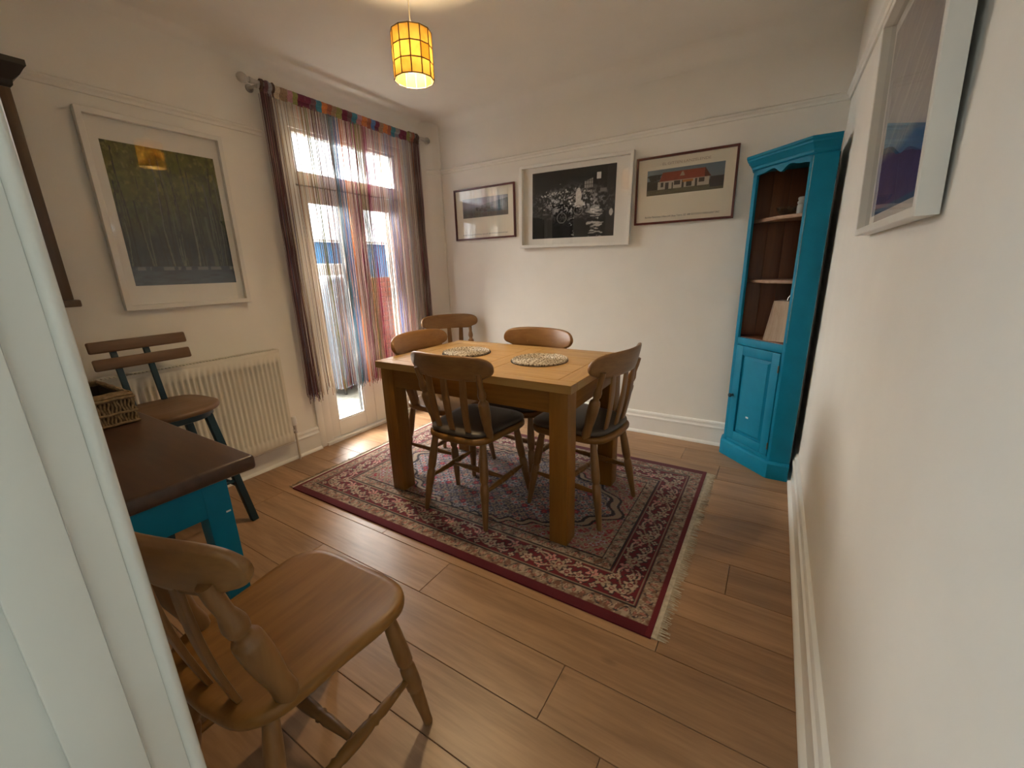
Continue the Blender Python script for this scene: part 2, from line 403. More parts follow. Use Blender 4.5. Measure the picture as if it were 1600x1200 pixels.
# architrave round the doors
ar = MB().box((0, 1.655, 0), (0.018, 1.705, 2.235)).box((0, 2.725, 0), (0.018, 2.775, 2.235)).box((0, 1.705, 2.185), (0.018, 2.725, 2.235))
ar.build('architrave', MT['gloss'], d1, bevel=0.005)
def leaf(y0, y1, py0, py1, handle_y):
    lf = MB(); x0, x1 = -0.062, 0.0
    lf.box((x0, y0, 0.028), (x1, py0, 1.79)).box((x0, py1, 0.028), (x1, y1, 1.79)).box((x0, py0, 0.028), (x1, py1, 0.148)).box((x0, py0, 1.70), (x1, py1, 1.79))
    o = lf.build('door_leaf', MT['upvc'], d1, bevel=0.004)
    MB().box((-0.034, py0+0.0005, 0.1485), (-0.030, py1-0.0005, 1.6995)).build('pane', MT['pane'], o)
    bd = MB()
    bd.box((-0.02, py0, 0.148), (-0.006, py0+0.012, 1.70)).box((-0.02, py1-0.012, 0.148), (-0.006, py1, 1.70)).box((-0.02, py0+0.012, 0.148), (-0.006, py1-0.012, 0.158)).box((-0.02, py0+0.012, 1.69), (-0.006, py1-0.012, 1.70))
    bd.build('glazing_bead', MT['upvc'], o, bevel=0.002)
    gk = MB()
    for (ya, yb) in ((py0+0.0002, py0+0.003), (py1-0.003, py1-0.0002)): gk.box((-0.061, ya, 0.149), (-0.035, yb, 1.699)).box((-0.0295, ya, 0.16), (-0.021, yb+0.003 if ya < py1-0.1 else yb, 1.69))
    gk.build('gasket', MT['black'], o)
    if handle_y:
        MB().box((0, handle_y-0.014, 0.93), (0.008, handle_y+0.014, 1.13)).tube([(0.006, handle_y, 1.06), (0.045, handle_y, 1.06), (0.048, handle_y-0.02, 1.06), (0.048, handle_y-0.11, 1.06)], 0.008, 8).build('handle', MT['white'], o, smooth=True)
    return o
leaf(1.772, 2.190, 1.838, 2.092, 2.145)
leaf(2.193, 2.658, 2.285, 2.560, None)
fan = MB()
fan.box((-0.055, 1.772, 1.865), (0.0, 1.792, 2.122)).box((-0.055, 2.632, 1.865), (0.0, 2.658, 2.122)).box((-0.055, 1.792, 1.865), (0.0, 2.632, 1.878)).box((-0.055, 1.792, 2.105), (0.0, 2.632, 2.122))
fo = fan.build('fanlight', MT['upvc'], d1, bevel=0.003)
MB().box((-0.034, 1.7925, 1.8785), (-0.030, 2.6315, 2.1045)).build('pane', MT['pane'], fo)

# ------------------------------------------------------------------ radiator
rd = thing('radiator', (-W, 0.88, 0), label='cream ribbed panel radiator under the forest picture', cat='radiator')
ry0, ry1, rz0, rz1 = -0.42, 0.545, 0.155, 0.775
prof = []
nrib = 35
pv, pf = [], []
zs = [rz0, rz0+0.012, rz0+0.06, rz0+0.075, rz1-0.075, rz1-0.06, rz1-0.012, rz1]
amp = [0, 0, 0, 1, 1, 0, 0, 0]
ny = nrib*8
for zi, (z, a) in enumerate(zip(zs, amp)):
    for j in range(ny+1):
        t = j/ny; yy = ry0+(ry1-ry0)*t
        ph = (t*nrib) % 1.0
        inner = 0.02 < t < 0.98
        dpt = 0.0
        if a and inner:
            q = abs(ph-0.5)*2
            dpt = -0.013*min(1, max(0, (q-0.35)/0.35))
        xx = 0.098+dpt
        if zi in (0, len(zs)-1): xx = 0.09
        pv.append((xx, yy, z))
for zi in range(len(zs)-1):
    for j in range(ny):
        k = zi*(ny+1)+j
        pf.append((k, k+1, k+ny+2, k+ny+1))
MB().add(pv, pf).build('ribbed_panel', MT['rad'], rd, smooth=True, angle=60)
B('back_panel', (0.03, ry0+0.01, rz0+0.01), (0.062, ry1-0.01, rz1-0.02), MT['rad'], rd, bevel=0.004)
gr = MB().box((0.028, ry0, rz1-0.012), (0.034, ry1, rz1+0.006)).box((0.092, ry0, rz1-0.012), (0.099, ry1, rz1+0.006)).box((0.028, ry0, rz1-0.012), (0.099, ry0+0.006, rz1+0.006)).box((0.028, ry1-0.006, rz1-0.012), (0.099, ry1, rz1+0.006))
for j in range(60):
    yy = ry0+0.012+(ry1-ry0-0.024)*j/59
    gr.box((0.034, yy-0.0025, rz1-0.003), (0.092, yy+0.0025, rz1+0.003))
gr.build('top_grille', MT['rad'], rd)
for yy in (ry0, ry1-0.002):
    B('side_cover', (0.03, yy, rz0+0.02), (0.096, yy+0.002, rz1-0.01), MT['rad'], rd, bevel=0)
vy = ry1+0.042
MB().turned((0.05, vy, 0.0), (0.05, vy, 0.20), [(0, 0.0075), (1, 0.0075)], 10).build('pipe', MT['copper'], rd, smooth=True)
MB().turned((0.05, vy, 0.195), (0.05, vy, 0.25), [(0, 0.013), (0.2, 0.013), (0.25, 0.010), (0.7, 0.011), (1, 0.012)], 12).tube([(0.05, vy, 0.215), (0.055, ry1-0.01, 0.215)], 0.009, 10).build('valve', MT['chrome'], rd, smooth=True)
MB().turned((0.05, vy, 0.25), (0.05, vy, 0.315), [(0, 0.014), (0.1, 0.019), (0.8, 0.017), (0.95, 0.014), (1, 0.008)], 14).build('valve_cap', MT['white'], rd, smooth=True)

# ------------------------------------------------------------------ curtain pole and string curtain
PX, PZ = -W+0.085, 2.283
cp = thing('curtain_pole', (PX, 2.21, PZ), label='steel curtain pole with ball finials above the french doors', cat='curtain pole')
MB().turned((0, -0.66, 0), (0, 0.70, 0), [(0, 0.0125), (1, 0.0125)], 14).build('rod', MT['chrome'], cp, smooth=True)
for s, yy in ((-1, -0.66), (1, 0.70)):
    MB().turned((0, yy, 0), (0, yy+s*0.085, 0), [(0, 0.0135), (0.12, 0.0155), (0.2, 0.0155), (0.24, 0.012), (0.36, 0.013), (0.5, 0.022), (0.68, 0.0265), (0.85, 0.021), (0.97, 0.009), (1, 0.002)], 16).build('finial', MT['chrome'], cp, smooth=True)
for yy in (-0.635, 0.655):
    MB().tube([(-0.083, yy, -0.012), (-0.02, yy, -0.012), (0, yy, -0.014)], 0.007, 8).turned((-0.085, yy, -0.012), (-0.079, yy, -0.012), [(0, 0.022), (1, 0.022)], 14).tube([(0, yy-0.006, -0.016), (0, yy+0.006, -0.016)], 0.014, 10).build('bracket', MT['chrome'], cp, smooth=True)

cur = thing('string_curtain', (PX, 2.21, PZ), label='multicoloured string curtain hanging over the french doors', cat='curtain')
C_ = dict(mauve=(0.17, 0.085, 0.10), brown=(0.12, 0.075, 0.055), cream=(0.62, 0.52, 0.38), olive=(0.30, 0.30, 0.10), burg=(0.17, 0.022, 0.06), mag=(0.40, 0.07, 0.16),
          teal=(0.06, 0.25, 0.36), blue=(0.10, 0.22, 0.52), orange=(0.62, 0.21, 0.07), rust=(0.36, 0.12, 0.07), grey=(0.30, 0.30, 0.33), lilac=(0.34, 0.28, 0.46), pink=(0.52, 0.26, 0.28), tan=(0.36, 0.24, 0.15))
# header: bands of colour along the pole (y, colour)
HB = ['brown', 'mauve', 'grey', 'brown', 'cream', 'tan', 'pink', 'olive', 'burg', 'burg', 'mauve', 'teal', 'orange', 'rust', 'tan', 'olive', 'burg', 'mauve', 'teal', 'pink', 'orange', 'rust', 'blue', 'burg', 'tan', 'orange', 'rust', 'teal', 'grey', 'burg', 'burg', 'olive', 'tan', 'rust', 'brown', 'brown']
hy0, hy1 = -0.625, 0.645
wts = np.array([0.6]*4+[1.0]*28+[0.7]*4)+rng.uniform(-0.2, 0.2, 36); wts /= wts.sum()
edges = np.concatenate([[0], np.cumsum(wts)])*(hy1-hy0)+hy0
for i, cn in enumerate(HB):
    y0, y1 = edges[i], edges[i+1]
    n = 3; vv, ff = [], []
    bunch = 0.010 if i < 4 or i > 31 else 0.002
    rr = [0.0165+bunch*abs(math.sin(i*1.9+k)) for k in range(n+1)]
    m_ = MB()
    rings_ = []
    for k in range(n+1):
        yy = y0+(y1-y0)*k/n
        rg = []
        for a in range(12):                       # rod pocket
            an = 2*PI*a/12
            rg.append((rr[k]*math.cos(an), yy, rr[k]*math.sin(an)*1.1-0.003))
        rings_.append(rg)
    m_.rings(rings_, False, False)
    zt, zb = -0.012, -0.050+0.003*math.sin(i*2.3)
    xo = 0.006*math.sin(i*1.3)
    m_.box((-0.002+xo, y0, zb), (0.003+xo, y1, zt))
    o = m_.build('header_band', None, cur, smooth=True)
    o.data.materials.append(plain('header_'+cn, C_[cn], 0.8, var=0.2, vscale=120, bump=0.4, bscale=500))
# strings
def string_colour(t):
    """bands of colour across the width, t 0..1"""
    bands = [(0.00, 'mauve'), (0.05, 'brown'), (0.075, 'tan'), (0.11, 'cream'), (0.17, 'cream'), (0.20, 'olive'), (0.235, 'burg'), (0.27, 'mauve'), (0.30, 'grey'), (0.335, 'teal'), (0.37, 'blue'), (0.395, 'orange'), (0.43, 'burg'), (0.46, 'mag'),
             (0.49, 'olive'), (0.53, 'cream'), (0.55, 'mag'), (0.59, 'pink'), (0.62, 'grey'), (0.655, 'orange'), (0.69, 'blue'), (0.72, 'tan'), (0.745, 'lilac'), (0.78, 'orange'), (0.81, 'pink'), (0.84, 'blue'), (0.865, 'lilac'), (0.89, 'tan'), (0.92, 'brown'), (0.955, 'mauve'), (2, 'mauve')]
    c = bands[0][1]
    for p, n in bands:
        if t >= p: c = n
    return C_[c]
SV, SF, SCOL = [], [], []
ns = 540
ys_top = []
for i in range(ns):
    u = random.random()
    if i < 70: t = random.uniform(0.0, 0.05)
    elif i < 130: t = random.uniform(0.94, 1.0)
    elif i < 205: t = random.gauss(0.545, 0.045)
    elif i < 240: t = random.gauss(0.345, 0.02)
    else: t = u
    t = min(max(t, 0), 1)
    ys_top.append(t)
for i, t in enumerate(ys_top):
    c = np.array(string_colour(min(max(t+random.gauss(0, 0.012), 0), 1)))
    if random.random() < 0.16: c = np.array(C_[random.choice(list(C_))])
    if random.random() < 0.12: c = np.array(C_['cream'])*1.05
    c = c*random.uniform(0.75, 1.2)
    yt = hy0+t*(hy1-hy0)
    # left bunch gathers and drifts to the right side lower down
    zb = -1.875+random.gauss(0, 0.018)
    if t < 0.055: zb = -1.86+random.gauss(0, 0.03)
    if t > 0.05 and t < 0.2 and random.random() < 0.4: zb = -1.80+random.gauss(0, 0.05)
    drift = random.gauss(0, 0.006)
    yb = yt+drift+0.018*math.sin(t*9)
    x0 = random.gauss(0.0, 0.006); xb = random.gauss(-0.004, 0.012)
    nseg = 9; r = random.choice([0.0009, 0.0011, 0.0014])
    if t < 0.055: x0 = random.gauss(0, 0.012); xb = random.gauss(0, 0.016)
    ph, ph2 = random.uniform(0, 6.28), random.uniform(0, 6.28)
    base_i = len(SV)
    for k in range(nseg+1):
        s = k/nseg
        z = -0.045+(zb+0.045)*s
        w = 0.0025*s
        yy = yt+(yb-yt)*s+w*math.sin(ph+s*9)
        xx = x0+(xb-x0)*s+w*math.sin(ph2+s*7)
        rr = r*(1.0 if k < nseg else 1.6)
        for a in range(3):
            an = 2*PI*a/3+k*0.5
            SV.append((xx+rr*math.cos(an), yy+rr*math.sin(an), z)); 
            f = 1.0+0.25*math.sin(k*3.1+i)
            SCOL.append((*(np.clip(c*f, 0, 1)), 1))
    for k in range(nseg):
        for a in range(3):
            b = (a+1) % 3
            SF.append((base_i+k*3+a, base_i+k*3+b, base_i+(k+1)*3+b, base_i+(k+1)*3+a))
me = bpy.data.meshes.new('strings'); me.from_pydata(SV, [], SF)
ca = me.color_attributes.new('Col', 'FLOAT_COLOR', 'POINT'); ca.data.foreach_set('color', np.array(SCOL, dtype=np.float32).ravel())
me.materials.append(MT['string'])
so = link(bpy.data.objects.new('strings', me), cur); so['kind'] = 'stuff'

# ------------------------------------------------------------------ rug
def vnoise(x, y, seed=0):
    r = np.random.default_rng(seed); T = r.random((64, 64))
    xi = np.floor(x).astype(int); yi = np.floor(y).astype(int); xf = x-xi; yf = y-yi
    xf = xf*xf*(3-2*xf); yf = yf*yf*(3-2*yf)
    g = lambda a, b: T[a % 64, b % 64]
    return (g(xi, yi)*(1-xf)+g(xi+1, yi)*xf)*(1-yf)+(g(xi, yi+1)*(1-xf)+g(xi+1, yi+1)*xf)*yf
def fbm(x, y, seed=0, o=4):
    return sum(vnoise(x*2**k, y*2**k, seed+k)/2**k for k in range(o))/sum(1/2**k for k in range(o))
def colour_grid(name, X, Y, Z, Cc, mat, parent=None):
    """grid mesh from 2-D arrays with one colour per vertex"""
    h, w = X.shape
    me = bpy.data.meshes.new(name)
    V = np.stack([X, Y, Z], -1).reshape(-1, 3).astype(np.float32)
    idx = np.arange(h*w).reshape(h, w)
    F = np.stack([idx[:-1, :-1], idx[:-1, 1:], idx[1:, 1:], idx[1:, :-1]], -1).reshape(-1, 4)
    me.vertices.add(len(V)); me.vertices.foreach_set('co', V.ravel())
    me.loops.add(F.size); me.loops.foreach_set('vertex_index', F.ravel().astype(np.int32))
    me.polygons.add(len(F)); me.polygons.foreach_set('loop_start', np.arange(0, F.size, 4, dtype=np.int32))
    me.polygons.foreach_set('loop_total', np.full(len(F), 4, dtype=np.int32))
    me.polygons.foreach_set('use_smooth', np.ones(len(F), dtype=bool))
    me.update(calc_edges=True)
    ca = me.color_attributes.new('Col', 'FLOAT_COLOR', 'POINT')
    ca.data.foreach_set('color', np.concatenate([Cc.reshape(-1, 3), np.ones((h*w, 1))], 1).astype(np.float32).ravel())
    me.materials.append(mat)
    return link(bpy.data.objects.new(name, me), parent)

RX0, RX1, RY0, RY1 = -2.531, -0.445, 1.195, 2.553
RT = 0.009
rug = thing('rug', ((RX0+RX1)/2, (RY0+RY1)/2, 0), label='red and cream persian rug with fringed ends under the dining table', cat='rug')
hw, hh = (RX1-RX0)/2, (RY1-RY0)/2
nx, ny = 470, 306
gx = np.linspace(-hw, hw, nx); gy = np.linspace(-hh, hh, ny)
X, Y = np.meshgrid(gx, gy)
MAR = np.array((0.125, 0.010, 0.018)); CRM = np.array((0.42, 0.315, 0.235)); BEI = np.array((0.25, 0.185, 0.13)); BLK = np.array((0.022, 0.016, 0.02))
PNK = np.array((0.50, 0.22, 0.20)); BRN = np.array((0.17, 0.085, 0.055)); NVY = np.array((0.055, 0.05, 0.085)); RED = np.array((0.33, 0.03, 0.045)); GRY = np.array((0.30, 0.27, 0.27))
ax, ay = np.abs(X), np.abs(Y)
ex, ey = hw-ax, hh-ay                      # distance from the short / long edge
Cc = np.zeros((ny, nx, 3))
def put(mask, c): Cc[mask] = c
e_out = 0.042                              # plain maroon selvedge on the long sides
dlong = ey-e_out; dshort = ex-0.018
de = np.minimum(dlong, dshort)
onlong = dlong < dshort
s = np.where(onlong, X, Y)                 # along the border
n1 = fbm(X*60+7, Y*60+3, 3)
# outer guard
def guard(mask, t, s, seed):
    p = 0.034
    q = (s/p) % 1.0-0.5; r = t-0.5
    put(mask, BEI)
    dia = np.abs(q)*1.6+np.abs(r)*1.3
    put(mask & (dia < 0.62), CRM); put(mask & (dia < 0.45), BRN); put(mask & (dia < 0.26), np.array((0.40, 0.16, 0.13)))
    put(mask & (np.abs(r+0.30*np.sin(s/p*PI)) < 0.06), BLK*2)
    put(mask & (n1 > 0.63), BRN); put(mask & (n1 < 0.33), CRM*0.9)
g1, g2, g3 = 0.062, 0.205, 0.262
guard((de >= 0) & (de < g1), de/g1, s, 1)
# main border: maroon with flowers
mb = (de >= g1) & (de < g2); t = (de-g1)/(g2-g1)
put(mb, MAR)
P_ = 0.190
for off, tt, rad, col, pet in ((0.0, 0.34, 0.024, CRM, 5), (0.5, 0.66, 0.024, PNK, 5), (0.25, 0.52, 0.030, BEI*1.3, 6), (0.75, 0.40, 0.018, CRM, 4), (0.12, 0.78, 0.013, CRM, 4), (0.62, 0.22, 0.014, PNK, 4), (0.37, 0.2, 0.012, CRM, 4), (0.87, 0.78, 0.016, CRM, 5)):
    q = ((s/P_+off) % 1.0-0.5)*P_; r = (t-tt)*(g2-g1)
    rr = np.hypot(q, r); an = np.arctan2(r, q)
    rad = rad*1.22; edge = rad*(0.76+0.24*np.cos(pet*an))
    put(mb & (rr < edge+0.006), BLK*1.2); put(mb & (rr < edge), col); put(mb & (rr < rad*0.38), MAR*1.2); put(mb & (rr < rad*0.17), CRM)
for k, (am, phs, ce) in enumerate(((0.30, 0, 0.5), (0.24, 2.2, 0.5))):
    line = np.abs(t-ce-am*np.sin(2*PI*s/(2*P_)+phs))*(g2-g1)
    put(mb & (line < 0.0034) & (Cc[..., 1] < 0.05), BEI*1.15)
hook = ((s/P_) % 1.0-0.5)*P_
hk = np.abs(np.hypot(hook-0.06, (t-0.5)*(g2-g1))-0.042)
put(mb & (hk < 0.0045) & (hook > 0.045) & (Cc[..., 1] < 0.1), CRM)
put(mb & (np.abs(hk-0.0075) < 0.002) & (hook > 0.045), BLK)
put((np.abs(de-g1) < 0.0042) | (np.abs(de-g2) < 0.0042), BLK)
put((np.abs(de-g1-0.009) < 0.0025) | (np.abs(de-g2+0.009) < 0.0025), BEI)
# inner guard
guard((de >= g2+0.004) & (de < g3), (de-g2)/(g3-g2), s+0.011, 2)
put(np.abs(de-g3) < 0.004, BLK)
# field
fd = de > g3+0.004
fx, fy = hw-0.018-g3, hh-e_out-g3
med = (ax/(fx*0.93))**1.6+(ay/(fy*1.02))**1.6+0.05*np.sin(np.arctan2(Y, X)*26)     # large medallion with a scalloped edge
inside = fd & (med < 1.0); corner = fd & (med >= 1.0)
put(corner, np.array((0.27, 0.06, 0.06))); put(inside, NVY*1.1)
P2 = 0.058
for lay, (ox, oy) in enumerate(((0, 0), (0.5, 0.5))):
    qx = ax/P2+ox; qy = ay/(P2*0.86)+oy
    ix, iy = np.floor(qx), np.floor(qy)
    hx = (np.sin(ix*12.9898+iy*78.233+lay*3.1)*43758.5453) % 1.0
    dx = (qx % 1-0.5)*P2; dy = (qy % 1-0.5)*P2*0.86
    rr = np.hypot(dx, dy); an = np.arctan2(dy, dx)
    rad = 0.0165+0.006*hx
    edge = rad*(0.80+0.20*np.cos(np.where(hx > 0.5, 5, 4)*an+hx*6))
    pal = np.array([CRM*0.85, PNK*0.8, BEI*1.2, GRY*1.1, RED*0.9, CRM*0.95, GRY*1.25])
    colr = pal[(hx*7).astype(int) % 7]
    m1 = fd & (rr < edge)
    Cc[m1] = colr[m1]
    m2 = fd & (rr < rad*0.42); Cc[m2] = np.where((hx > 0.5)[..., None], RED, NVY)[m2]
    m3 = fd & (rr < rad*0.16); Cc[m3] = CRM
    vine = fd & (np.abs(dy-0.010*np.sin(dx*160+ix)) < 0.0024) & (rr > edge); Cc[vine] = BEI
    vine = fd & (np.abs(dx-0.010*np.sin(dy*170+iy)) < 0.0022) & (rr > edge+0.003); Cc[vine] = GRY*0.9
# beige hooked key pattern in the corners
kx = (ax*np.cos(0.7)+ay*np.sin(0.7)); ky = (-ax*np.sin(0.7)+ay*np.cos(0.7))
key = corner & (np.abs(((kx/0.052) % 1)-0.5) < 0.10) | corner & (np.abs(((ky/0.06+0.25*np.sign(((kx/0.104) % 1)-0.5)) % 1)-0.5) < 0.07)
put(key, BEI*1.15)
put(fd & (np.abs(med-1.0) < 0.035), BEI*1.2); put(fd & (np.abs(med-0.94) < 0.022), BLK); put(fd & (np.abs(med-1.06) < 0.018), BLK)
# selvedge
put(dlong < 0, MAR*0.75); put((dshort < 0) & (dlong >= -e_out), RED*0.4)
Cc *= (0.88+0.24*fbm(X*9+2, Y*9+5, 9))[..., None]
Z = np.full_like(X, RT)+0.0012*(fbm(X*5+3, Y*5+1, 21)-0.5)
colour_grid('pile', X, Y, Z, Cc, MT['rug'], rug)
MB().box((-hw, -hh, 0.0006), (hw, hh, RT-0.0016)).build('backing', MT['redpile'], rug)
# fringe at both ends
fm = MB()
for sgn in (1, -1):
    fm.box((min(sgn*hw, sgn*(hw+0.018)), -hh+0.005, 0.001), (max(sgn*hw, sgn*(hw+0.018)), hh-0.005, 0.006))
    for k in range(230):
        yy = -hh+0.006+(2*hh-0.012)*k/229
        ln = 0.022+random.random()*0.022; dy = random.gauss(0, 0.005)
        xa = sgn*(hw+0.014)
        fm.tube([(xa, yy, 0.004), (xa+sgn*ln*0.6, yy+dy*0.5, 0.0035), (xa+sgn*ln, yy+dy, 0.002)], [0.0022, 0.0018, 0.0012], 3, cap=False)
fo_ = fm.build('fringe', MT['fringe'], rug); fo_['kind'] = 'stuff'

# ------------------------------------------------------------------ dining table
TX, TY = -1.444, 1.843
tb = thing('dining_table', (TX, TY, RT), label='solid oak dining table with framed top and square legs', cat='table')
hl_, hw_ = 0.574, 0.365
zt, zb = 0.770-RT, 0.733-RT
bw = 0.088
def tboard(x0, x1, y0, y1, mat):
    g = 0.0010
    cx, cy = (x0+x1)/2, (y0+y1)/2
    MB().box((x0-cx+g, y0-cy+g, zb), (x1-cx-g, y1-cy-g, zt)).build('top_board', mat, tb, bevel=0.0012, seg=1, loc=(cx, cy, 0))
e_ = bw*0.75
tboard(-hl_, -hl_+bw, -hw_+e_, hw_-e_, MT['oaky']); tboard(hl_-bw, hl_, -hw_+e_, hw_-e_, MT['oaky'])
tboard(-hl_, hl_, -hw_, -hw_+e_, MT['oakx']); tboard(-hl_, hl_, hw_-e_, hw_, MT['oakx'])
cb = 0.065
tboard(cb-0.045, cb+0.045, -hw_+bw*0.75, hw_-bw*0.75, MT['oaky'])
for (x0, x1) in ((-hl_+bw, cb-0.045), (cb+0.045, hl_-bw)):
    ys = np.linspace(-hw_+bw*0.75, hw_-bw*0.75, 5)
    for a, b in zip(ys[:-1], ys[1:]): tboard(x0, x1, a, b, MT['oakx'])
lg = 0.088
for sx in (-1, 1):
    for sy in (-1, 1):
        x1, y1 = sx*0.554, sy*0.349
        MB().box((-lg/2, -lg/2, 0), (lg/2, lg/2, zb)).build('leg', MT['oakz_shaded'], tb, bevel=0.003, loc=(x1-sx*lg/2, y1-sy*lg/2, 0))
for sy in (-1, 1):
    MB().box((-0.466, -0.011, zb-0.102), (0.466, 0.011, zb)).build('apron', MT['apronx_shaded'], tb, bevel=0.0015, loc=(0, sy*(0.349-0.022), 0))
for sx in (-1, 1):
    MB().box((-0.011, -0.261, zb-0.102), (0.011, 0.261, zb)).build('apron', MT['aprony_shaded'], tb, bevel=0.0015, loc=(sx*(0.554-0.022), 0, 0))

# round woven placemats: coiled, braided
def placemat(cx, cy, r, label):
    pm = thing('placemat', (cx, cy, 0.7702), random.random(), label, 'placemat', 'woven placemats on the dining table')
    m_ = MB(); rad = 0.0065; turns = r/(rad*1.9); 
    pts = []; rr = []
    n = int(turns*46)
    for k in range(n):
        a = k/46*2*PI; q = (k/n)*(r-rad)
        br = 1+0.16*math.sin(k*2.1)
        pts.append((q*math.cos(a), q*math.sin(a), rad*0.92)); rr.append(rad*br)
    m_.tube(pts, rr, 6)
    o = m_.build('coil', None, pm, smooth=True)
    o.data.materials.append(MATCOIL)
    m2 = MB().turned((0, 0, 0.0), (0, 0, 0.003), [(0, r*0.985), (1, r*0.985)], 40); m2.build('base', MT['seagrassdark'], pm)
MATCOIL, nt, p_ = newmat('woven_rush_coil')
tc = N(nt, 'ShaderNodeTexCoord'); nz = N(nt, 'ShaderNodeTexNoise'); nz.inputs['Scale'].default_value = 95; nz.inputs['Detail'].default_value = 2
nt.links.new(tc.outputs['Object'], nz.inputs['Vector'])
rp = ramp(nt, [(0.36, (0.10, 0.075, 0.05)), (0.5, (0.36, 0.29, 0.21)), (0.62, (0.66, 0.60, 0.50))]); nt.links.new(nz.outputs['Fac'], rp.inputs[0]); nt.links.new(rp.outputs[0], p_.inputs['Base Color']); p_.inputs['Roughness'].default_value = 0.8
placemat(-1.692, 1.866, 0.142, 'round woven placemat on the table, the one nearer the french doors')
placemat(-1.212, 1.852, 0.150, 'round woven placemat on the table, the one nearer the teal cabinet')

# ------------------------------------------------------------------ kitchen chairs
half = [(0, 0.212), (0.10, 0.212), (0.165, 0.198), (0.203, 0.155), (0.207, 0.09), (0.196, 0.0), (0.188, -0.09), (0.176, -0.15), (0.135, -0.195), (0.06, -0.21)]
outl = half+[(0, -0.213)]+[(-x, y) for x, y in reversed(half[1:])]
outl = smooth_closed(outl, 4)
def seat_mesh():
    m_ = MB(); rg = []
    ctr = (0, 0.0)
    for sc_, z in ((0.90, 0.414), (0.965, 0.418), (0.995, 0.426), (1.0, 0.436), (0.992, 0.446), (0.97, 0.4505), (0.90, 0.4495), (0.7, 0.446), (0.45, 0.4435), (0.2, 0.443)):
        rg.append([(x*sc_, y*sc_, z) for x, y in outl])
    return m_.rings(rg)
LEG = [(0, 0.0135), (0.05, 0.016), (0.2, 0.0195), (0.36, 0.0215), (0.44, 0.0205), (0.455, 0.0165), (0.475, 0.0165), (0.49, 0.0205), (0.58, 0.0215), (0.66, 0.0205), (0.675, 0.0175), (0.69, 0.0185), (0.80, 0.0165), (0.93, 0.0135), (0.985, 0.013), (1, 0.011)]
STR = [(0, 0.0085), (0.12, 0.010), (0.28, 0.0145), (0.33, 0.0125), (0.35, 0.0165), (0.37, 0.0125), (0.40, 0.015), (0.5, 0.0165), (0.60, 0.015), (0.63, 0.0125), (0.65, 0.0165), (0.67, 0.0125), (0.72, 0.0145), (0.88, 0.010), (1, 0.0085)]
PST = [(0, 0.019), (0.06, 0.023), (0.12, 0.0215), (0.18, 0.0205), (0.30, 0.0245), (0.42, 0.0265), (0.54, 0.026), (0.575, 0.0235), (0.585, 0.0165), (0.61, 0.0145), (0.635, 0.0145), (0.65, 0.019), (0.70, 0.0205), (0.75, 0.017), (0.79, 0.0135), (0.90, 0.0145), (1, 0.013)]
def crest_mesh():
    n = 36; rings_ = []
    for k in range(n+1):
        s_ = math.sin((k/n-0.5)*PI)         # denser at the ends
        h = 0.0535*max(0.0, 1-abs(s_)**7)**(1/2.4)
        zc = 0.806-0.006*s_*s_
        x = 0.246*s_; yc = -0.238+0.072*abs(s_)**2.0
        dydx = 0.072*2*s_/0.252
        nn = Vector((-dydx, 1, 0)).normalized()
        th = 0.0105
        rg = []
        for a in range(12):
            an = 2*PI*a/12
            cz = math.copysign(abs(math.sin(an))**0.45, math.sin(an)); ct = math.copysign(abs(math.cos(an))**0.7, math.cos(an))
            z = zc+h*cz*(1.0+0.27*max(0.0, min(1.0, (0.84-abs(s_))/0.12)) if cz < 0 else 1.0)
            hh_ = max(h, 0.0005)
            p = Vector((x, yc, 0))+nn*(ct*th*(1 if h > 0.008 else h/0.008))+Vector((0, -0.22*(z-0.80), 0))
            rg.append((p.x, p.y, z))
        rings_.append(rg)
    return MB().rings(rings_)
def make_chair():
    t = thing('kitchen_chair', cat='chair', group='wooden kitchen chairs')
    seat_mesh().build('seat', MT['pine'], t, smooth=True, angle=70)
    feet = {}
    for sx in (-1, 1):
        for sy in (-1, 1):
            a = (sx*0.150, sy*0.145, 0.422); b = (sx*(0.198 if sy > 0 else 0.194), 0.206 if sy > 0 else -0.214, 0.0)
            feet[sx, sy] = (Vector(a), Vector(b))
            MB().turned(a, b, LEG, 12).build('leg', MT['pinez'], t, smooth=True, angle=70)
    mids = []
    for sx in (-1, 1):
        p = feet[sx, 1][0].lerp(feet[sx, 1][1], 0.57); q = feet[sx, -1][0].lerp(feet[sx, -1][1], 0.57)
        MB().turned(p, q, STR, 10).build('stretcher', MT['pine'], t, smooth=True, angle=70)
        mids.append(p.lerp(q, 0.5))
    MB().turned(mids[0], mids[1], STR, 10).build('stretcher', MT['pinex'], t, smooth=True, angle=70)
    for sx in (-1, 1):
        MB().turned((sx*0.166, -0.112, 0.442), (sx*0.186, -0.204, 0.775), PST, 14).build('back_post', MT['pinez'], t, smooth=True, angle=70)
    for xx in (-0.088, 0.0, 0.088):
        n = 10; rg = []
        for k in range(n+1):
            u = k/n
            z = 0.442+u*0.335
            yb = -0.168-(0.008 if xx == 0 else 0)+(-0.228+0.012*(xx != 0)+0.168+(0.008 if xx == 0 else 0))*u-0.010*math.sin(u*PI)
            xc = xx*(1+0.20*u); w = 0.0135+0.006*math.sin(u*PI*0.9); th = 0.0055
            rg.append([(xc-w, yb-th, z), (xc+w, yb-th, z), (xc+w, yb+th, z), (xc-w, yb+th, z)])
        MB().rings(rg).build('back_slat', MT['pinez'], t, bevel=0.0025, seg=2)
    crest_mesh().build('crest_rail', MT['pinex'], t, smooth=True, angle=60)
    return t
ch0 = make_chair()
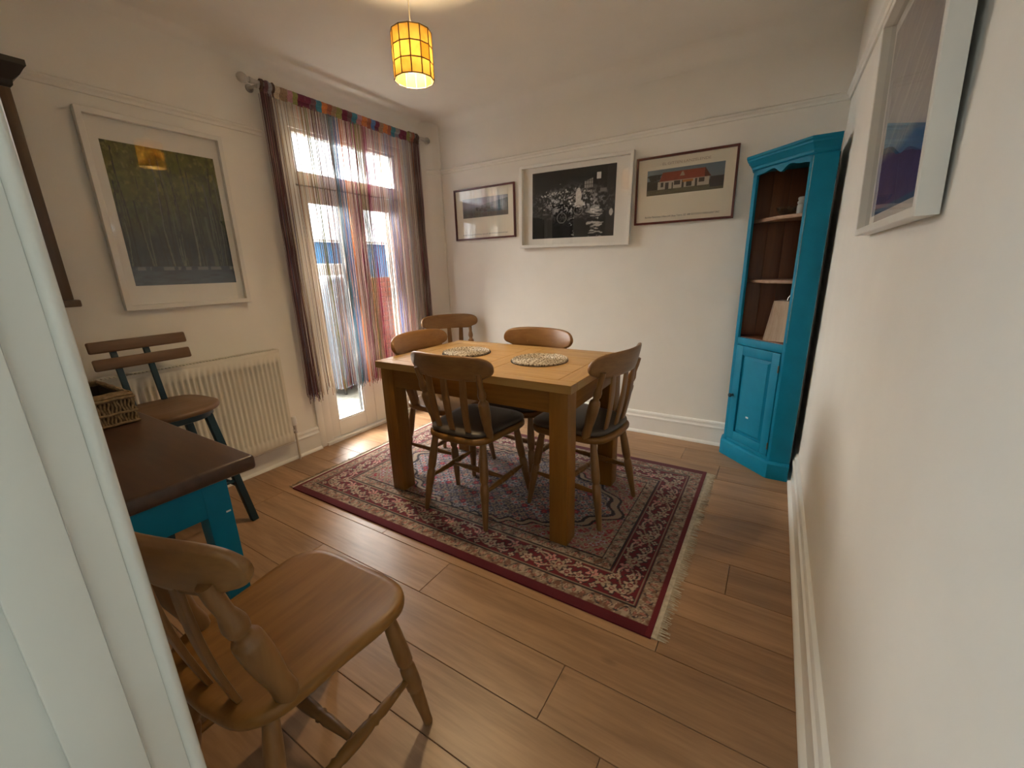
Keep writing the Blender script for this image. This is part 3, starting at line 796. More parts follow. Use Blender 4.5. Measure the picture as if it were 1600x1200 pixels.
CH = [(-1.471, 1.630, RT, -0.9, 'wooden kitchen chair on the long side of the table nearest the viewer'),
      (-0.990, 1.904, RT, 82.0, 'wooden kitchen chair at the table end nearest the teal cabinet'),
      (-1.890, 1.893, RT, -88.5, 'wooden kitchen chair at the table end nearest the french doors'),
      (-1.457, 2.086, RT, 176.5, 'wooden kitchen chair on the far side of the table, back to the framed pictures'),
      (-2.46, 2.70, 0.002, 232.0, 'wooden kitchen chair standing apart in the far corner beside the string curtain'),
      (-1.105, 0.396, 0.0, 2.2, 'large wooden kitchen chair in the foreground beside the white door jamb')]
for i, (x, y, z, a, lb) in enumerate(CH):
    c = ch0 if i == 0 else copy_tree(ch0)
    c.location = (x, y, z); c.rotation_euler = (0, 0, math.radians(a)); c['label'] = lb
    if i in (0, 1, 3):
        cu = MB()
        rg = [[(px*s_*0.97, py*s_*0.97+0.006, zz) for px, py in outl] for s_, zz in ((0.93, 0.4515), (0.985, 0.455), (1.0, 0.463), (0.99, 0.471), (0.95, 0.477), (0.8, 0.4805), (0.5, 0.482), (0.2, 0.4825))]
        oo = cu.rings(rg).build('seat_cushion', MT['pad'], None, smooth=True, angle=80)
        oo.location = (x, y, z); oo.rotation_euler = (0, 0, math.radians(a))
        setp(oo, ['dark brown leather pad on the chair nearest the viewer at the table', 'dark brown leather pad on the chair at the cabinet end of the table', '', 'dark brown leather pad on the chair at the far side of the table'][i], 'cushion', 'leather seat pads')

# ------------------------------------------------------------------ dark-topped teal side table
DH = 0.74
ds = thing('side_table', (-2.02, 0.32, 0), label='teal painted side table with a dark stained plank top', cat='table')
x0, x1, y0, y1 = -0.60, 0.595, -0.205, 0.215
MB().box((x0, y0, DH-0.042), (x1, y1, DH)).build('top', MT['darkwood'], ds, bevel=0.010, seg=3)
lx0, lx1, ly0, ly1 = x0+0.04, x1-0.045, y0+0.02, y1-0.065
for (a, b) in ((lx0, ly0), (lx1, ly0), (lx0, ly1), (lx1, ly1)):
    sx = 1 if a == lx0 else -1; sy = 1 if b == ly0 else -1
    m_ = MB()
    wt, wb_ = 0.062, 0.048
    r1 = [(a, b), (a+sx*wt, b), (a+sx*wt, b+sy*wt), (a, b+sy*wt)]
    r0 = [(a, b), (a+sx*wb_, b), (a+sx*wb_, b+sy*wb_), (a, b+sy*wb_)]
    m_.rings([[(p[0], p[1], 0) for p in r0], [(p[0], p[1], DH-0.2) for p in r1], [(p[0], p[1], DH-0.042) for p in r1]])
    m_.build('leg', MT['teal'], ds, bevel=0.002)
za, zb_ = DH-0.150, DH-0.042
B('apron', (lx1-0.022, ly0+0.06, za), (lx1-0.001, ly1-0.06, zb_), MT['teal'], ds)
B('apron', (lx0+0.006, ly0+0.06, za), (lx0+0.026, ly1-0.06, zb_), MT['teal'], ds)
B('apron', (lx0+0.06, ly1-0.026, za), (lx1-0.06, ly1-0.006, zb_), MT['teal'], ds)
B('apron', (lx0+0.06, ly0+0.006, za), (lx1-0.06, ly0+0.026, zb_), MT['teal'], ds)
MB().box((lx1+0.0002, ly1-0.018, 0.585), (lx1+0.0008, ly1-0.006, 0.590)).build('paint_chip', MT['white'], ds)

# woven basket on the side table
bk = thing('basket', (-2.26, 0.355, DH), label='seagrass basket with a handle hole on the dark table top', cat='basket')
bx0, bx1, by0, by1, bh = -0.16, 0.16, -0.14, 0.13, 0.105
MB().box((bx0+0.008, by0+0.008, 0.002), (bx1-0.008, by1-0.008, 0.012)).box((bx0+0.004, by0+0.004, 0.002), (bx0+0.010, by1-0.004, bh-0.01)).box((bx1-0.010, by0+0.004, 0.002), (bx1-0.004, by1-0.004, bh-0.01)).box((bx0+0.004, by0+0.004, 0.002), (bx1-0.004, by0+0.01, bh-0.01)).box((bx0+0.004, by1-0.01, 0.002), (bx1-0.004, by1-0.004, bh-0.01)).build('lining', MT['seagrassdark'], bk)
sm = MB()
def strand_wall(p, q, nst, hole=None):
    for k in range(nst):
        u = (k+0.5)/nst
        b0 = Vector((p[0]+(q[0]-p[0])*u, p[1]+(q[1]-p[1])*u, 0))
        off = Vector((q[1]-p[1], -(q[0]-p[0]), 0)).normalized()*0.003
        zs_ = np.linspace(0.004, bh-0.006, 7)
        pts = [b0+off*(1 if (j+k) % 2 else -0.3)+Vector((0, 0, z))+Vector((q[0]-p[0], q[1]-p[1], 0)).normalized()*0.003*math.sin(j*2.2+k) for j, z in enumerate(zs_)]
        if hole and hole[0] < u < hole[1]: pts = pts[:3]
        sm.tube(pts, 0.0042, 5)
cs = [(bx0, by0), (bx1, by0), (bx1, by1), (bx0, by1)]
strand_wall(cs[0], cs[1], 36); strand_wall(cs[1], cs[2], 30, (0.30, 0.62)); strand_wall(cs[2], cs[3], 36); strand_wall(cs[3], cs[0], 30, (0.35, 0.65))
so_ = sm.build('woven_strands', MT['seagrass'], bk, smooth=True); so_['kind'] = 'stuff'
for zz, gr_ in ((bh, 0.0), (bh+0.006, 0.010), (bh-0.010, -0.003), (0.008, -0.003), (0.045, -0.003)):
    pts = []
    loop = [(bx0+gr_, by0+gr_), (bx1-gr_, by0+gr_), (bx1-gr_, by1-gr_), (bx0+gr_, by1-gr_), (bx0+gr_, by0+gr_)]
    for a, b in zip(loop[:-1], loop[1:]):
        for k in range(12): pts.append((a[0]+(b[0]-a[0])*k/12, a[1]+(b[1]-a[1])*k/12, zz+0.0015*math.sin(k*2)))
    pts.append(pts[0])
    MB().tube(pts, [0.0065 if zz > 0.06 else 0.005]*len(pts), 6).build('rope', MT['seagrass'], bk, smooth=True)

# ------------------------------------------------------------------ tall bar chair by the radiator
st = thing('bar_chair', (-2.56, 0.715, 0), 0.06, label='tall round-seated bar chair with two back slats before the radiator', cat='chair')
SHT = 0.655
rs = smooth_closed([(0.20, 0.0), (0.18, 0.10), (0.10, 0.175), (0, 0.185), (-0.12, 0.175), (-0.185, 0.12), (-0.19, 0), (-0.185, -0.12), (-0.12, -0.175), (0, -0.185), (0.10, -0.175), (0.18, -0.10)], 4)
MB().rings([[(x*s_, y*s_, z) for x, y in rs] for s_, z in ((0.95, SHT-0.026), (0.99, SHT-0.022), (1, SHT-0.012), (0.985, SHT-0.003), (0.95, SHT), (0.5, SHT-0.003), (0.1, SHT-0.003))]).build('seat', MT['stoolwood'], st, smooth=True, angle=60)
MB().rings([[(x*s_, y*s_, z) for x, y in rs] for s_, z in ((0.80, SHT-0.06), (0.84, SHT-0.056), (0.84, SHT-0.0265), (0.80, SHT-0.0265))]).build('seat_frame', MT['tealdark'], st, smooth=True, angle=50)
fts = {}
for sx in (-1, 1):
    for sy in (-1, 1):
        a = Vector((sx*0.115, sy*0.105, SHT-0.05)); b = Vector((sx*0.165 if sx > 0 else -0.17, sy*0.185, 0))
        fts[sx, sy] = (a, b)
        m_ = MB(); w = 0.016
        m_.rings([[(b.x-w, b.y-w, 0), (b.x+w, b.y-w, 0), (b.x+w, b.y+w, 0), (b.x-w, b.y+w, 0)], [(a.x-w, a.y-w, a.z), (a.x+w, a.y-w, a.z), (a.x+w, a.y+w, a.z), (a.x-w, a.y+w, a.z)]]).build('leg', MT['tealdark'], st, bevel=0.004)
for (p, q) in (((1, -1), (1, 1)), ((-1, -1), (-1, 1)), ((1, 1), (-1, 1)), ((1, -1), (-1, -1))):
    t = 0.66 if p[0] != q[0] else 0.6
    MB().tube([fts[p][0].lerp(fts[p][1], t), fts[q][0].lerp(fts[q][1], t)], 0.009, 8).build('rung', MT['tealdark'], st, smooth=True)
for sy in (-1, 1):
    m_ = MB(); w = 0.012
    a = Vector((-0.165, sy*0.062, SHT-0.03)); b = Vector((-0.235, sy*0.062, 0.945))
    m_.rings([[(p.x-w*0.7, p.y-w, p.z), (p.x+w*0.7, p.y-w, p.z), (p.x+w*0.7, p.y+w, p.z), (p.x-w*0.7, p.y+w, p.z)] for p in (a, b)]).build('back_post', MT['tealdark'], st, bevel=0.003)
for z0, hgt in ((0.835, 0.052), (0.912, 0.052)):
    xc = -0.165-0.07*(z0+0.026-0.625)/0.33+0.016
    MB().box((-0.009, -0.19, -hgt/2), (0.009, 0.19, hgt/2)).build('back_slat', MT['stoolwood'], st, bevel=0.007, seg=3, loc=(xc, 0.040, z0+hgt/2), rot=(0, -0.21, 0))

# ------------------------------------------------------------------ dark wall cabinet at the left edge
wc = thing('wall_cabinet', (-W, 0.36, 1.12), label='dark wooden glazed wall cabinet with a crown moulding', cat='cabinet')
dp = 0.13
MB().box((0, -0.20, 0.03), (dp-0.02, 0.205, 0.83)).build('carcass', MT['black'], wc, bevel=0.002)
dr = MB().box((dp-0.02, 0.165, 0.03), (dp, 0.21, 0.83)).box((dp-0.02, -0.205, 0.03), (dp, -0.16, 0.83)).box((dp-0.02, -0.16, 0.03), (dp, 0.165, 0.075)).box((dp-0.02, -0.16, 0.785), (dp, 0.165, 0.83))
do = dr.build('door', MT['cabwall'], wc, bevel=0.003)
MB().box((dp-0.016, -0.16, 0.075), (dp-0.012, 0.165, 0.785)).build('pane', MT['glass'], do)
MB().box((dp-0.004, 0.150, 0.075), (dp+0.004, 0.166, 0.785)).build('inner_bead', MT['black'], do, bevel=0.002)
MB().box((0, -0.225, 0), (dp+0.012, 0.228, 0.03)).build('base_moulding', MT['cabwall'], wc, bevel=0.006, seg=3)
cr = []
for ov, z in ((0.0, 0.83), (0.008, 0.838), (0.010, 0.855), (0.030, 0.875), (0.046, 0.902), (0.05, 0.905), (0.05, 0.925)):
    cr.append([(0, -0.205-ov, z), (dp+ov, -0.205-ov, z), (dp+ov, 0.21+ov, z), (0, 0.21+ov, z)])
MB().rings(cr).build('crown', MT['black'], wc, bevel=0.001)

# ------------------------------------------------------------------ teal corner cupboard
cc = thing('corner_cupboard', (0, 0, 0), label='teal painted corner cupboard with open pine shelves and panelled door', cat='cupboard')
A = Vector((-0.400, 2.925, 0)); Bp = Vector((-0.136, 2.668, 0)); Cp = Vector((-0.036, 2.668, 0)); A2 = Vector((-0.400, D-0.036, 0)); K = Vector((-0.036, D-0.036, 0))
def plan(off, zs0, extra_back=0.0):
    """footprint grown by off on the three show faces"""
    n1 = Vector((-0.7, -0.714, 0))
    return [(A.x-off, D-0.036), (A.x-off, A.y-off*0.42), (Bp.x-off*0.42, Bp.y-off), (Cp.x, Cp.y-off), (K.x, K.y)]
TOPZ = 1.795
# plinth
MB().rings([[(x, y, 0) for x, y in plan(0.016, 0)], [(x, y, 0.092) for x, y in plan(0.016, 0)], [(x, y, 0.100) for x, y in plan(0.008, 0)], [(x, y, 0.104) for x, y in plan(0.0, 0)]]).build('plinth', MT['teal'], cc, bevel=0.001)
ux = (Bp-A).normalized(); un = Vector((ux.y, -ux.x, 0))      # along the front, outward normal
FLEN = (Bp-A).length
ang = math.atan2(ux.y, ux.x)
fr_ = thing('front', (A.x, A.y, 0), ang); COL.objects.unlink(fr_); bpy.data.objects.remove(fr_)
def fbox(name, s0, s1, d0, d1, z0, z1, mat, parent=cc, bevel=0.002, seg=2):
    """box in the frame of the diagonal front: s along, d inwards"""
    m_ = MB().box((s0, d0, z0), (s1, d1, z1))
    o = m_.build(name, mat, None, bevel=bevel, seg=seg)
    o.parent = parent; o.location = (A.x, A.y, 0) if parent is cc else (0, 0, 0)
    if parent is cc: o.rotation_euler = (0, 0, ang)
    return o
# canted side boards (right is wide and in view, left short)
MB().prism([(Bp.x, Bp.y), (Cp.x, Cp.y), (Cp.x, Cp.y+0.016), (Bp.x+0.006, Bp.y+0.016)], 0.104, TOPZ-0.01).build('side_board', MT['teal'], cc, bevel=0.0015)
MB().prism([(A.x, A.y), (A.x, D-0.036), (A.x+0.016, D-0.036), (A.x+0.016, A.y-0.006)], 0.104, TOPZ-0.01).build('side_board', MT['teal'], cc, bevel=0.0015)
# stiles, rails
fbox('stile', 0.0, 0.024, 0.0, 0.018, 0.104, 1.745, MT['teal']); fbox('stile', FLEN-0.020, FLEN, 0.0, 0.018, 0.104, 1.745, MT['teal'])
fbox('rail', 0.024, FLEN-0.020, 0.0, 0.018, 0.740, 0.785, MT['teal']); fbox('rail', 0.024, FLEN-0.020, 0.0, 0.018, 0.104, 0.125, MT['teal'])
# scalloped frieze under the cornice
fz = MB(); nn = 48; tp = []; L0, L1 = 0.0, FLEN
rg0 = []
vv = []; ff = []
for k in range(nn+1):
    s_ = L0+(L1-L0)*k/nn; q = k/nn
    w = abs(q-0.5)*2
    drop = 0.028*w**3+0.018*math.cos(w*PI*1.6)**2*(1-w)+0.012*math.exp(-(w/0.16)**2)
    zb2 = 1.712-drop
    for (d, z) in ((0.0, zb2), (0.0, 1.755), (0.016, 1.755), (0.016, zb2)): vv.append((s_, d, z))
for k in range(nn):
    for j in range(4):
        ff.append((k*4+j, k*4+(j+1) % 4, (k+1)*4+(j+1) % 4, (k+1)*4+j))
ff += [(0, 1, 2, 3), (nn*4+3, nn*4+2, nn*4+1, nn*4)]
o = fz.add(vv, ff).build('frieze', MT['teal'], cc); o.location = (A.x, A.y, 0); o.rotation_euler = (0, 0, ang)
# cornice
MB().rings([[(x, y, z) for x, y in plan(of, 0)] for of, z in ((0.001, 1.722), (0.010, 1.728), (0.010, 1.740), (0.016, 1.746), (0.030, 1.768), (0.034, 1.770), (0.034, 1.778), (0.042, 1.784), (0.042, TOPZ))]).build('cornice', MT['teal'], cc, bevel=0.0008)
# backs (pine inside, raw outside): tongue-and-groove boards, one by one
nb = 4
for k in range(nb):
    y0_ = Cp.y+0.017+(K.y-Cp.y-0.017)*k/nb; y1_ = Cp.y+0.017+(K.y-Cp.y-0.017)*(k+1)/nb
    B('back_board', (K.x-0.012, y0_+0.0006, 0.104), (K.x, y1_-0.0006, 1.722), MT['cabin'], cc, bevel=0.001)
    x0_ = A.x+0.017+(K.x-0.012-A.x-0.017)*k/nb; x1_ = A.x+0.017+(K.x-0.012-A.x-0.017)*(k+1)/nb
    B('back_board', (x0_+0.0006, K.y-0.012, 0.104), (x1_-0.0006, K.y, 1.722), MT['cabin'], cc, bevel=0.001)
B('back_sheet', (K.x+0.0005, Cp.y+0.017, 0.104), (K.x+0.004, K.y+0.004, 1.722), MT['rawwood'], cc, bevel=0)
B('back_sheet', (A.x+0.017, K.y+0.0005, 0.104), (K.x, K.y+0.004, 1.722), MT['rawwood'], cc, bevel=0)
MT['worn'] = plain('worn_paint_edge', (0.20, 0.34, 0.37), 0.6, var=0.4, vscale=30)
MB().tube([(Bp.x-0.0008, Bp.y+0.0004, 0.80), (Bp.x-0.0008, Bp.y+0.0004, 1.715)], 0.0016, 6).build('worn_edge', MT['worn'], cc)
MB().tube([(Cp.x, Cp.y, 0.12), (Cp.x, Cp.y, 1.60)], 0.0009, 6).build('worn_edge', MT['worn'], cc)
def shelf(z, inset, name='shelf', th=0.018, mat='shelf'):
    off = -inset
    n = 14; fr2 = []
    for k in range(n+1):
        q = k/n
        p = A.lerp(Bp, q)
        w = (q-0.5)*2
        d = 0.035+0.03*abs(w)**2-0.012*math.exp(-(w/0.25)**2) if inset else 0.0185
        p = p-un*d
        fr2.append((min(max(p.x, A.x+0.0165), K.x-0.0125), min(max(p.y, Cp.y+0.0165), K.y-0.0125)))
    poly = fr2+[(K.x-0.0125, Cp.y+0.0165), (K.x-0.0125, K.y-0.0125), (A.x+0.0165, K.y-0.0125)]
    return MB().prism(poly, z-th, z).build(name, MT[mat], cc, bevel=0.0012)
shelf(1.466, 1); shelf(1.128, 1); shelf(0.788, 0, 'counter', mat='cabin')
# door with a raised panel
dz0, dz1 = 0.128, 0.737; ds0, ds1 = 0.027, FLEN-0.023
do = thing('tmp', (0, 0, 0)); bpy.data.objects.remove(do)
fld = MB().box((ds0, -0.004, dz0), (ds0+0.052, 0.014, dz1)).box((ds1-0.052, -0.004, dz0), (ds1, 0.014, dz1)).box((ds0+0.052, -0.004, dz0), (ds1-0.052, 0.014, dz0+0.055)).box((ds0+0.052, -0.004, dz1-0.055), (ds1-0.052, 0.014, dz1))
door = fld.build('door', MT['teal'], cc, bevel=0.002); door.location = (A.x, A.y, 0); door.rotation_euler = (0, 0, ang)
pa, pb, pc, pd = ds0+0.052, ds1-0.052, dz0+0.055, dz1-0.055
def rect(i, d): return [(pa+i, d, pc+i), (pb-i, d, pc+i), (pb-i, d, pd-i), (pa+i, d, pd-i)]
MB().rings([rect(0, 0.014), rect(0, 0.007), rect(0.004, 0.008), rect(0.020, 0.000), rect(0.022, -0.002)]).build('raised_panel', MT['teal'], door, bevel=0.0006)
MB().turned((ds0+0.012, -0.004, 0.415), (ds0+0.012, -0.032, 0.415), [(0, 0.010), (0.15, 0.008), (0.4, 0.007), (0.55, 0.012), (0.8, 0.014), (0.95, 0.010), (1, 0.003)], 16).build('knob', MT['tealdark'], door, smooth=True)
MB().prism([(ds0+0.135+x, -0.0028+0*y) for x, y in ((0, 0),)]*1+[(ds0+0.155, -0.0028), (ds0+0.155, -0.0020), (ds0+0.135, -0.0020)], 0.300, 0.311).build('paint_chip', MT['white'], door)
for z in (0.19, 0.65):
    MB().tube([(ds1+0.001, -0.006, z-0.02), (ds1+0.001, -0.006, z+0.02)], 0.003, 8).build('hinge', MT['brass'], door, smooth=True)

# things on its shelves
def lathe(prof, n=24):
    m_ = MB(); return m_.rings([[(r*math.cos(2*PI*k/n), r*math.sin(2*PI*k/n), z) for k in range(n)] for r, z in prof])
MT['clear'] = glassmat('clear_glassware', 1.5, (0.86, 0.88, 0.86), 0.03)
bo = thing('glass_bowl', (-0.215, 2.885, 1.467), label='clear glass bowl on the top cupboard shelf', cat='bowl')
lathe([(0.022, 0), (0.026, 0.003), (0.03, 0.006), (0.048, 0.022), (0.055, 0.045), (0.052, 0.045), (0.045, 0.023), (0.025, 0.009)], 24).build('bowl_body', MT['clear'], bo, smooth=True)
jr = thing('glass_jar', (-0.150, 2.845, 1.467), label='small ribbed glass jar beside the bowl on the top cupboard shelf', cat='jar')
lathe([(0.02, 0), (0.024, 0.004), (0.024, 0.045), (0.021, 0.05), (0.024, 0.056), (0.024, 0.064), (0.020, 0.07), (0.023, 0.076), (0.023, 0.084), (0.019, 0.088), (0.006, 0.089)], 20).build('jar_body', plain('milky_glass', (0.42, 0.43, 0.40), 0.15), jr, smooth=True)
ls = thing('lantern', (-0.155, 2.845, 0.7885), math.radians(-24), label='pale wood-grained tapered lantern standing on the cupboard counter', cat='lantern')
w0, w1, hz = 0.070, 0.046, 0.225
for k in range(4):
    a = k*PI/2
    m_ = MB()
    v0 = [Vector((-w0, -w0, 0)), Vector((w0, -w0, 0)), Vector((w1, -w1, hz)), Vector((-w1, -w1, hz))]
    Rm = Matrix.Rotation(a, 3, 'Z')
    vo_ = [Rm @ v for v in v0]; vi = [Rm @ (v+Vector((0, 0.004, 0))) for v in v0]
    m_.add(vo_+vi, [(0, 1, 2, 3), (7, 6, 5, 4), (0, 4, 5, 1), (1, 5, 6, 2), (2, 6, 7, 3), (3, 7, 4, 0)]).build('panel', MT['veneer'], ls)
    c0 = Rm @ Vector((w0, -w0, 0)); c1 = Rm @ Vector((w1, -w1, hz))
    MB().tube([c0+Vector((0, 0, 0.002)), c1], 0.0028, 6).build('corner_rib', MT['veneer'], ls, smooth=True)
MB().box((-w1, -w1, hz-0.004), (w1, w1, hz)).build('cap', MT['veneer'], ls)
MB().tube([(0, 0, hz), (0.004, 0, hz+0.018), (0.012, 0.0, hz+0.03), (0.02, 0, hz+0.036)], 0.0016, 6).build('wire', MT['chrome'], ls, smooth=True)

# ------------------------------------------------------------------ pictures
def picture(name, w, h, fw, fd, framemat, matmat, label, cat='picture'):
    """local: x right, z up, front towards -y, back on y = 0"""
    t = thing(name, (0, 0, 0), label=label, cat=cat)
    m_ = MB()
    a, b = w/2, h/2
    def ring(i, y): return [(-a+i, y, -b+i), (a-i, y, -b+i), (a-i, y, b-i), (-a+i, y, b-i)]
    m_.rings([ring(fw, -0.004), ring(0, -0.001), ring(0, -fd+0.0015), ring(0.0015, -fd), ring(fw-0.0015, -fd), ring(fw, -fd+0.0015), ring(fw, -0.004)], False, False)
    m_.build('frame', framemat, t)
    MB().box((-a+fw*0.6, -0.006, -b+fw*0.6), (a-fw*0.6, -0.002, b-fw*0.6)).build('mount', matmat, t)
    g = fd*0.45
    MB().add([(-a+fw, -g, -b+fw), (a-fw, -g, -b+fw), (a-fw, -g, b-fw), (-a+fw, -g, b-fw)], [(0, 1, 2, 3)]).build('glass', MT['glass'], t)
    return t
def art(t, x0, x1, z0, z1, fn, nx=160, y=-0.0068):
    nz = max(8, int(nx*(z1-z0)/(x1-x0)))
    u, v = np.meshgrid(np.linspace(0, 1, nx), np.linspace(0, 1, nz))
    Cc = np.clip(fn(u, v), 0, 1)
    return colour_grid('print', x0+(x1-x0)*u, np.full_like(u, y), z0+(z1-z0)*v, Cc, MT['print'], t)
def L3(*c): return np.array(c)
def mixc(a, b, f): return a*(1-f[..., None])+b*f[..., None]

def forest(u, v):
    C0 = mixc(L3(0.035, 0.055, 0.075)[None, None]*np.ones(u.shape+(3,)), L3(0.13, 0.145, 0.035)*np.ones(u.shape+(3,)), np.clip((v-0.25)*1.8+0.5*(fbm(u*6, v*6, 1)-0.5), 0, 1))
    lf = fbm(u*26, v*24, 4)
    C0 = C0*(0.25+1.15*lf)[..., None]*L3(1.05, 0.95, 0.75)
    C0 = mixc(C0, L3(0.30, 0.28, 0.08), np.clip((fbm(u*40, v*34, 9)-0.56)*5, 0, 1)*np.clip((v-0.35)*2, 0, 1)*0.7)
    r = np.random.default_rng(5)
    for k in range(46):
        x0 = r.random(); w = r.uniform(0.002, 0.007)*(2.2 if k < 6 else 1); lean = r.uniform(-0.06, 0.06); top = r.uniform(0.35, 1.0)
        d = np.abs(u-(x0+lean*v+0.01*np.sin(v*9+k)))
        m = (d < w*(1.2-0.6*v)) & (v > 0.12) & (v < top)
        C0[m] = (L3(0.025, 0.028, 0.022) if k % 3 else L3(0.17, 0.17, 0.13))*r.uniform(0.7, 1.2)
    lo = v < 0.14
    C0[lo] = (mixc(np.ones(u.shape+(3,))*L3(0.022, 0.035, 0.055), L3(0.10, 0.13, 0.17), fbm(u*9, v*60, 8)))[lo]
    C0[(np.abs(v-0.125) < 0.012) & (fbm(u*30, v*8, 3) > 0.5)] = L3(0.20, 0.21, 0.20)
    return C0
lp = picture('forest_picture', 0.588, 0.886, 0.024, 0.032, MT['whiteframe'], MT['mat'], 'large white framed forest picture above the radiator')
lp.location = (-W+0.006, 1.057, 1.524); lp.rotation_euler = (math.radians(0.6), 0, PI/2)
art(lp, -0.228, 0.240, -0.327, 0.327, forest, 170)

def night(u, v):
    C0 = np.ones(u.shape+(3,))*L3(0.011, 0.012, 0.013)
    n = fbm(u*34, v*30, 14)
    band = np.exp(-((v-0.52)/0.16)**2)*np.exp(-((u-0.5)/0.33)**2)
    C0 += ((n > 0.60)*band*0.5)[..., None]
    C0 += ((fbm(u*60, v*46, 15) > 0.64)*band*0.5)[..., None]
    r = np.random.default_rng(3)
    for k in range(40):
        x, y = r.uniform(0.1, 0.75), 0.62+0.14*r.normal()*0.5
        C0[np.hypot((u-x)*1.3, v-y) < r.uniform(0.004, 0.013)] = L3(0.55, 0.54, 0.5)
    for k in range(26):                                   # beam of lights on the left
        x = 0.12+0.33*r.random(); y = 0.64+0.13*(x-0.12)+r.normal()*0.012
        C0[np.hypot((u-x)*1.3, v-y) < 0.010] = L3(0.6, 0.6, 0.57)
    fig = (np.hypot((u-0.58)/0.035, (v-0.60)/0.12) < 1) | (np.hypot((u-0.59)/0.055, (v-0.49)/0.05) < 1)   # white figure
    C0[fig] = (0.45+0.4*fbm(u*50, v*50, 6))[fig][:, None]*L3(1, 0.98, 0.93)
    C0[np.abs(np.hypot((u-0.38)*1.35, v-0.30)-0.075) < 0.007] = L3(0.18, 0.18, 0.17)
    C0[np.abs(np.hypot((u-0.58)*1.35, v-0.40)-0.07) < 0.006] = L3(0.22, 0.22, 0.2)
    rip = (fbm(u*16, v*70, 22) > 0.5) & (np.abs(u-0.78) < 0.07+0.03*np.sin(v*40)) & (v < 0.42) & (v > 0.0)
    C0[rip] = L3(0.48, 0.47, 0.44)
    C0[(np.hypot((u-0.775)/0.055, (v-0.40)/0.06) < 1)] += 0.30
    C0[(np.hypot((u-0.96)/0.02, (v-0.34)/0.05) < 1)] = L3(0.5, 0.5, 0.47)
    C0[(fbm(u*20, v*70, 31) > 0.60) & (np.abs(u-0.5) < 0.02+0.02*np.sin(v*30)) & (v < 0.3)] = L3(0.4, 0.4, 0.38)
    C0[(np.abs(u-0.805) < 0.006) & (v > 0.5) & (v < 0.84)] = L3(0.03, 0.03, 0.03)
    C0[(np.abs(u-0.81) < 0.024) & (np.abs(v-0.865) < 0.045)] = L3(0.75, 0.73, 0.68)      # street lamp
    win = (u > 0.645) & (u < 0.745) & (v > 0.70-0.0*u) & (v < 0.80+0.4*(u-0.645))
    C0[win & (((u-0.645) % 0.026) > 0.005) & ((v % 0.05) > 0.008)] = L3(0.34, 0.33, 0.31)
    C0[(u > 0.83) & (u < 0.90) & (v > 0.63) & (v < 0.68)] = L3(0.2, 0.2, 0.19)
    C0[(u > 0.9)] += 0.02
    return C0
mp_ = picture('night_photograph', 0.874, 0.592, 0.022, 0.034, MT['whiteframe'], MT['mat'], 'white framed black and white night street photograph, middle of the three')
mp_.location = (-1.556, D-0.002, 1.674); mp_.rotation_euler = (0, math.radians(1.1), 0)
art(mp_, -0.336, 0.318, -0.230, 0.237, night, 190)

def house(u, v):
    C0 = mixc(np.ones(u.shape+(3,))*L3(0.22, 0.25, 0.26), L3(0.10, 0.16, 0.21), np.clip(u*0.6+v*0.6-0.2, 0, 1))
    hill = v < 0.42+0.14*np.sin(u*5+2)*(u > 0.78)+0.2*(u < 0.2)*fbm(u*20, v*2, 3)
    C0[hill] = L3(0.045, 0.04, 0.03)
    tree = (u < 0.22) & (fbm(u*18, v*10, 2) > 0.42) & (v < 0.8); C0[tree] = L3(0.04, 0.035, 0.025)
    roof = (v > 0.52) & (v < 0.86) & (u > 0.17+0.12*(v-0.52)) & (u < 0.84-0.22*(v-0.52)); C0[roof] = (0.75+0.5*fbm(u*40, v*9, 5))[roof][:, None]*L3(0.27, 0.055, 0.028)
    C0[roof & (u > 0.76)] *= 0.35
    wl_ = (v > 0.20) & (v <= 0.52) & (u > 0.15) & (u < 0.82); C0[wl_] = L3(0.50, 0.45, 0.37)
    for x0, x1, z0, z1 in ((0.19, 0.225, 0.30, 0.48), (0.25, 0.30, 0.2, 0.46), (0.34, 0.36, 0.2, 0.44), (0.37, 0.45, 0.34, 0.5), (0.47, 0.50, 0.2, 0.5), (0.53, 0.60, 0.22, 0.44), (0.64, 0.67, 0.2, 0.5), (0.69, 0.76, 0.34, 0.5)):
        C0[(u > x0) & (u < x1) & (v > z0) & (v < z1)] = L3(0.06, 0.05, 0.04)
    C0[(u > 0.48) & (u < 0.62) & (v > 0.40) & (v < 0.50)] = L3(0.42, 0.17, 0.04)
    gb = (np.abs(u-0.475) < 0.035*(0.86-v)/0.2) & (v > 0.66) & (v < 0.88); C0[gb] = L3(0.36, 0.30, 0.22)
    C0[(v <= 0.20)] = (mixc(np.ones(u.shape+(3,))*L3(0.07, 0.06, 0.04), L3(0.17, 0.15, 0.09), fbm(u*12, v*20, 7)))[v <= 0.20]
    C0[(u > 0.83) & (v < 0.5) & (v > 0.1)] = L3(0.045, 0.045, 0.05)
    return C0
rp_ = picture('house_poster', 0.604, 0.411, 0.013, 0.018, MT['redframe'], MT['cream'], 'red framed poster of a red-roofed white house, right of the three')
rp_.location = (-0.795, D-0.002, 1.6975)
art(rp_, -0.230, 0.231, -0.028, 0.124, house, 170)

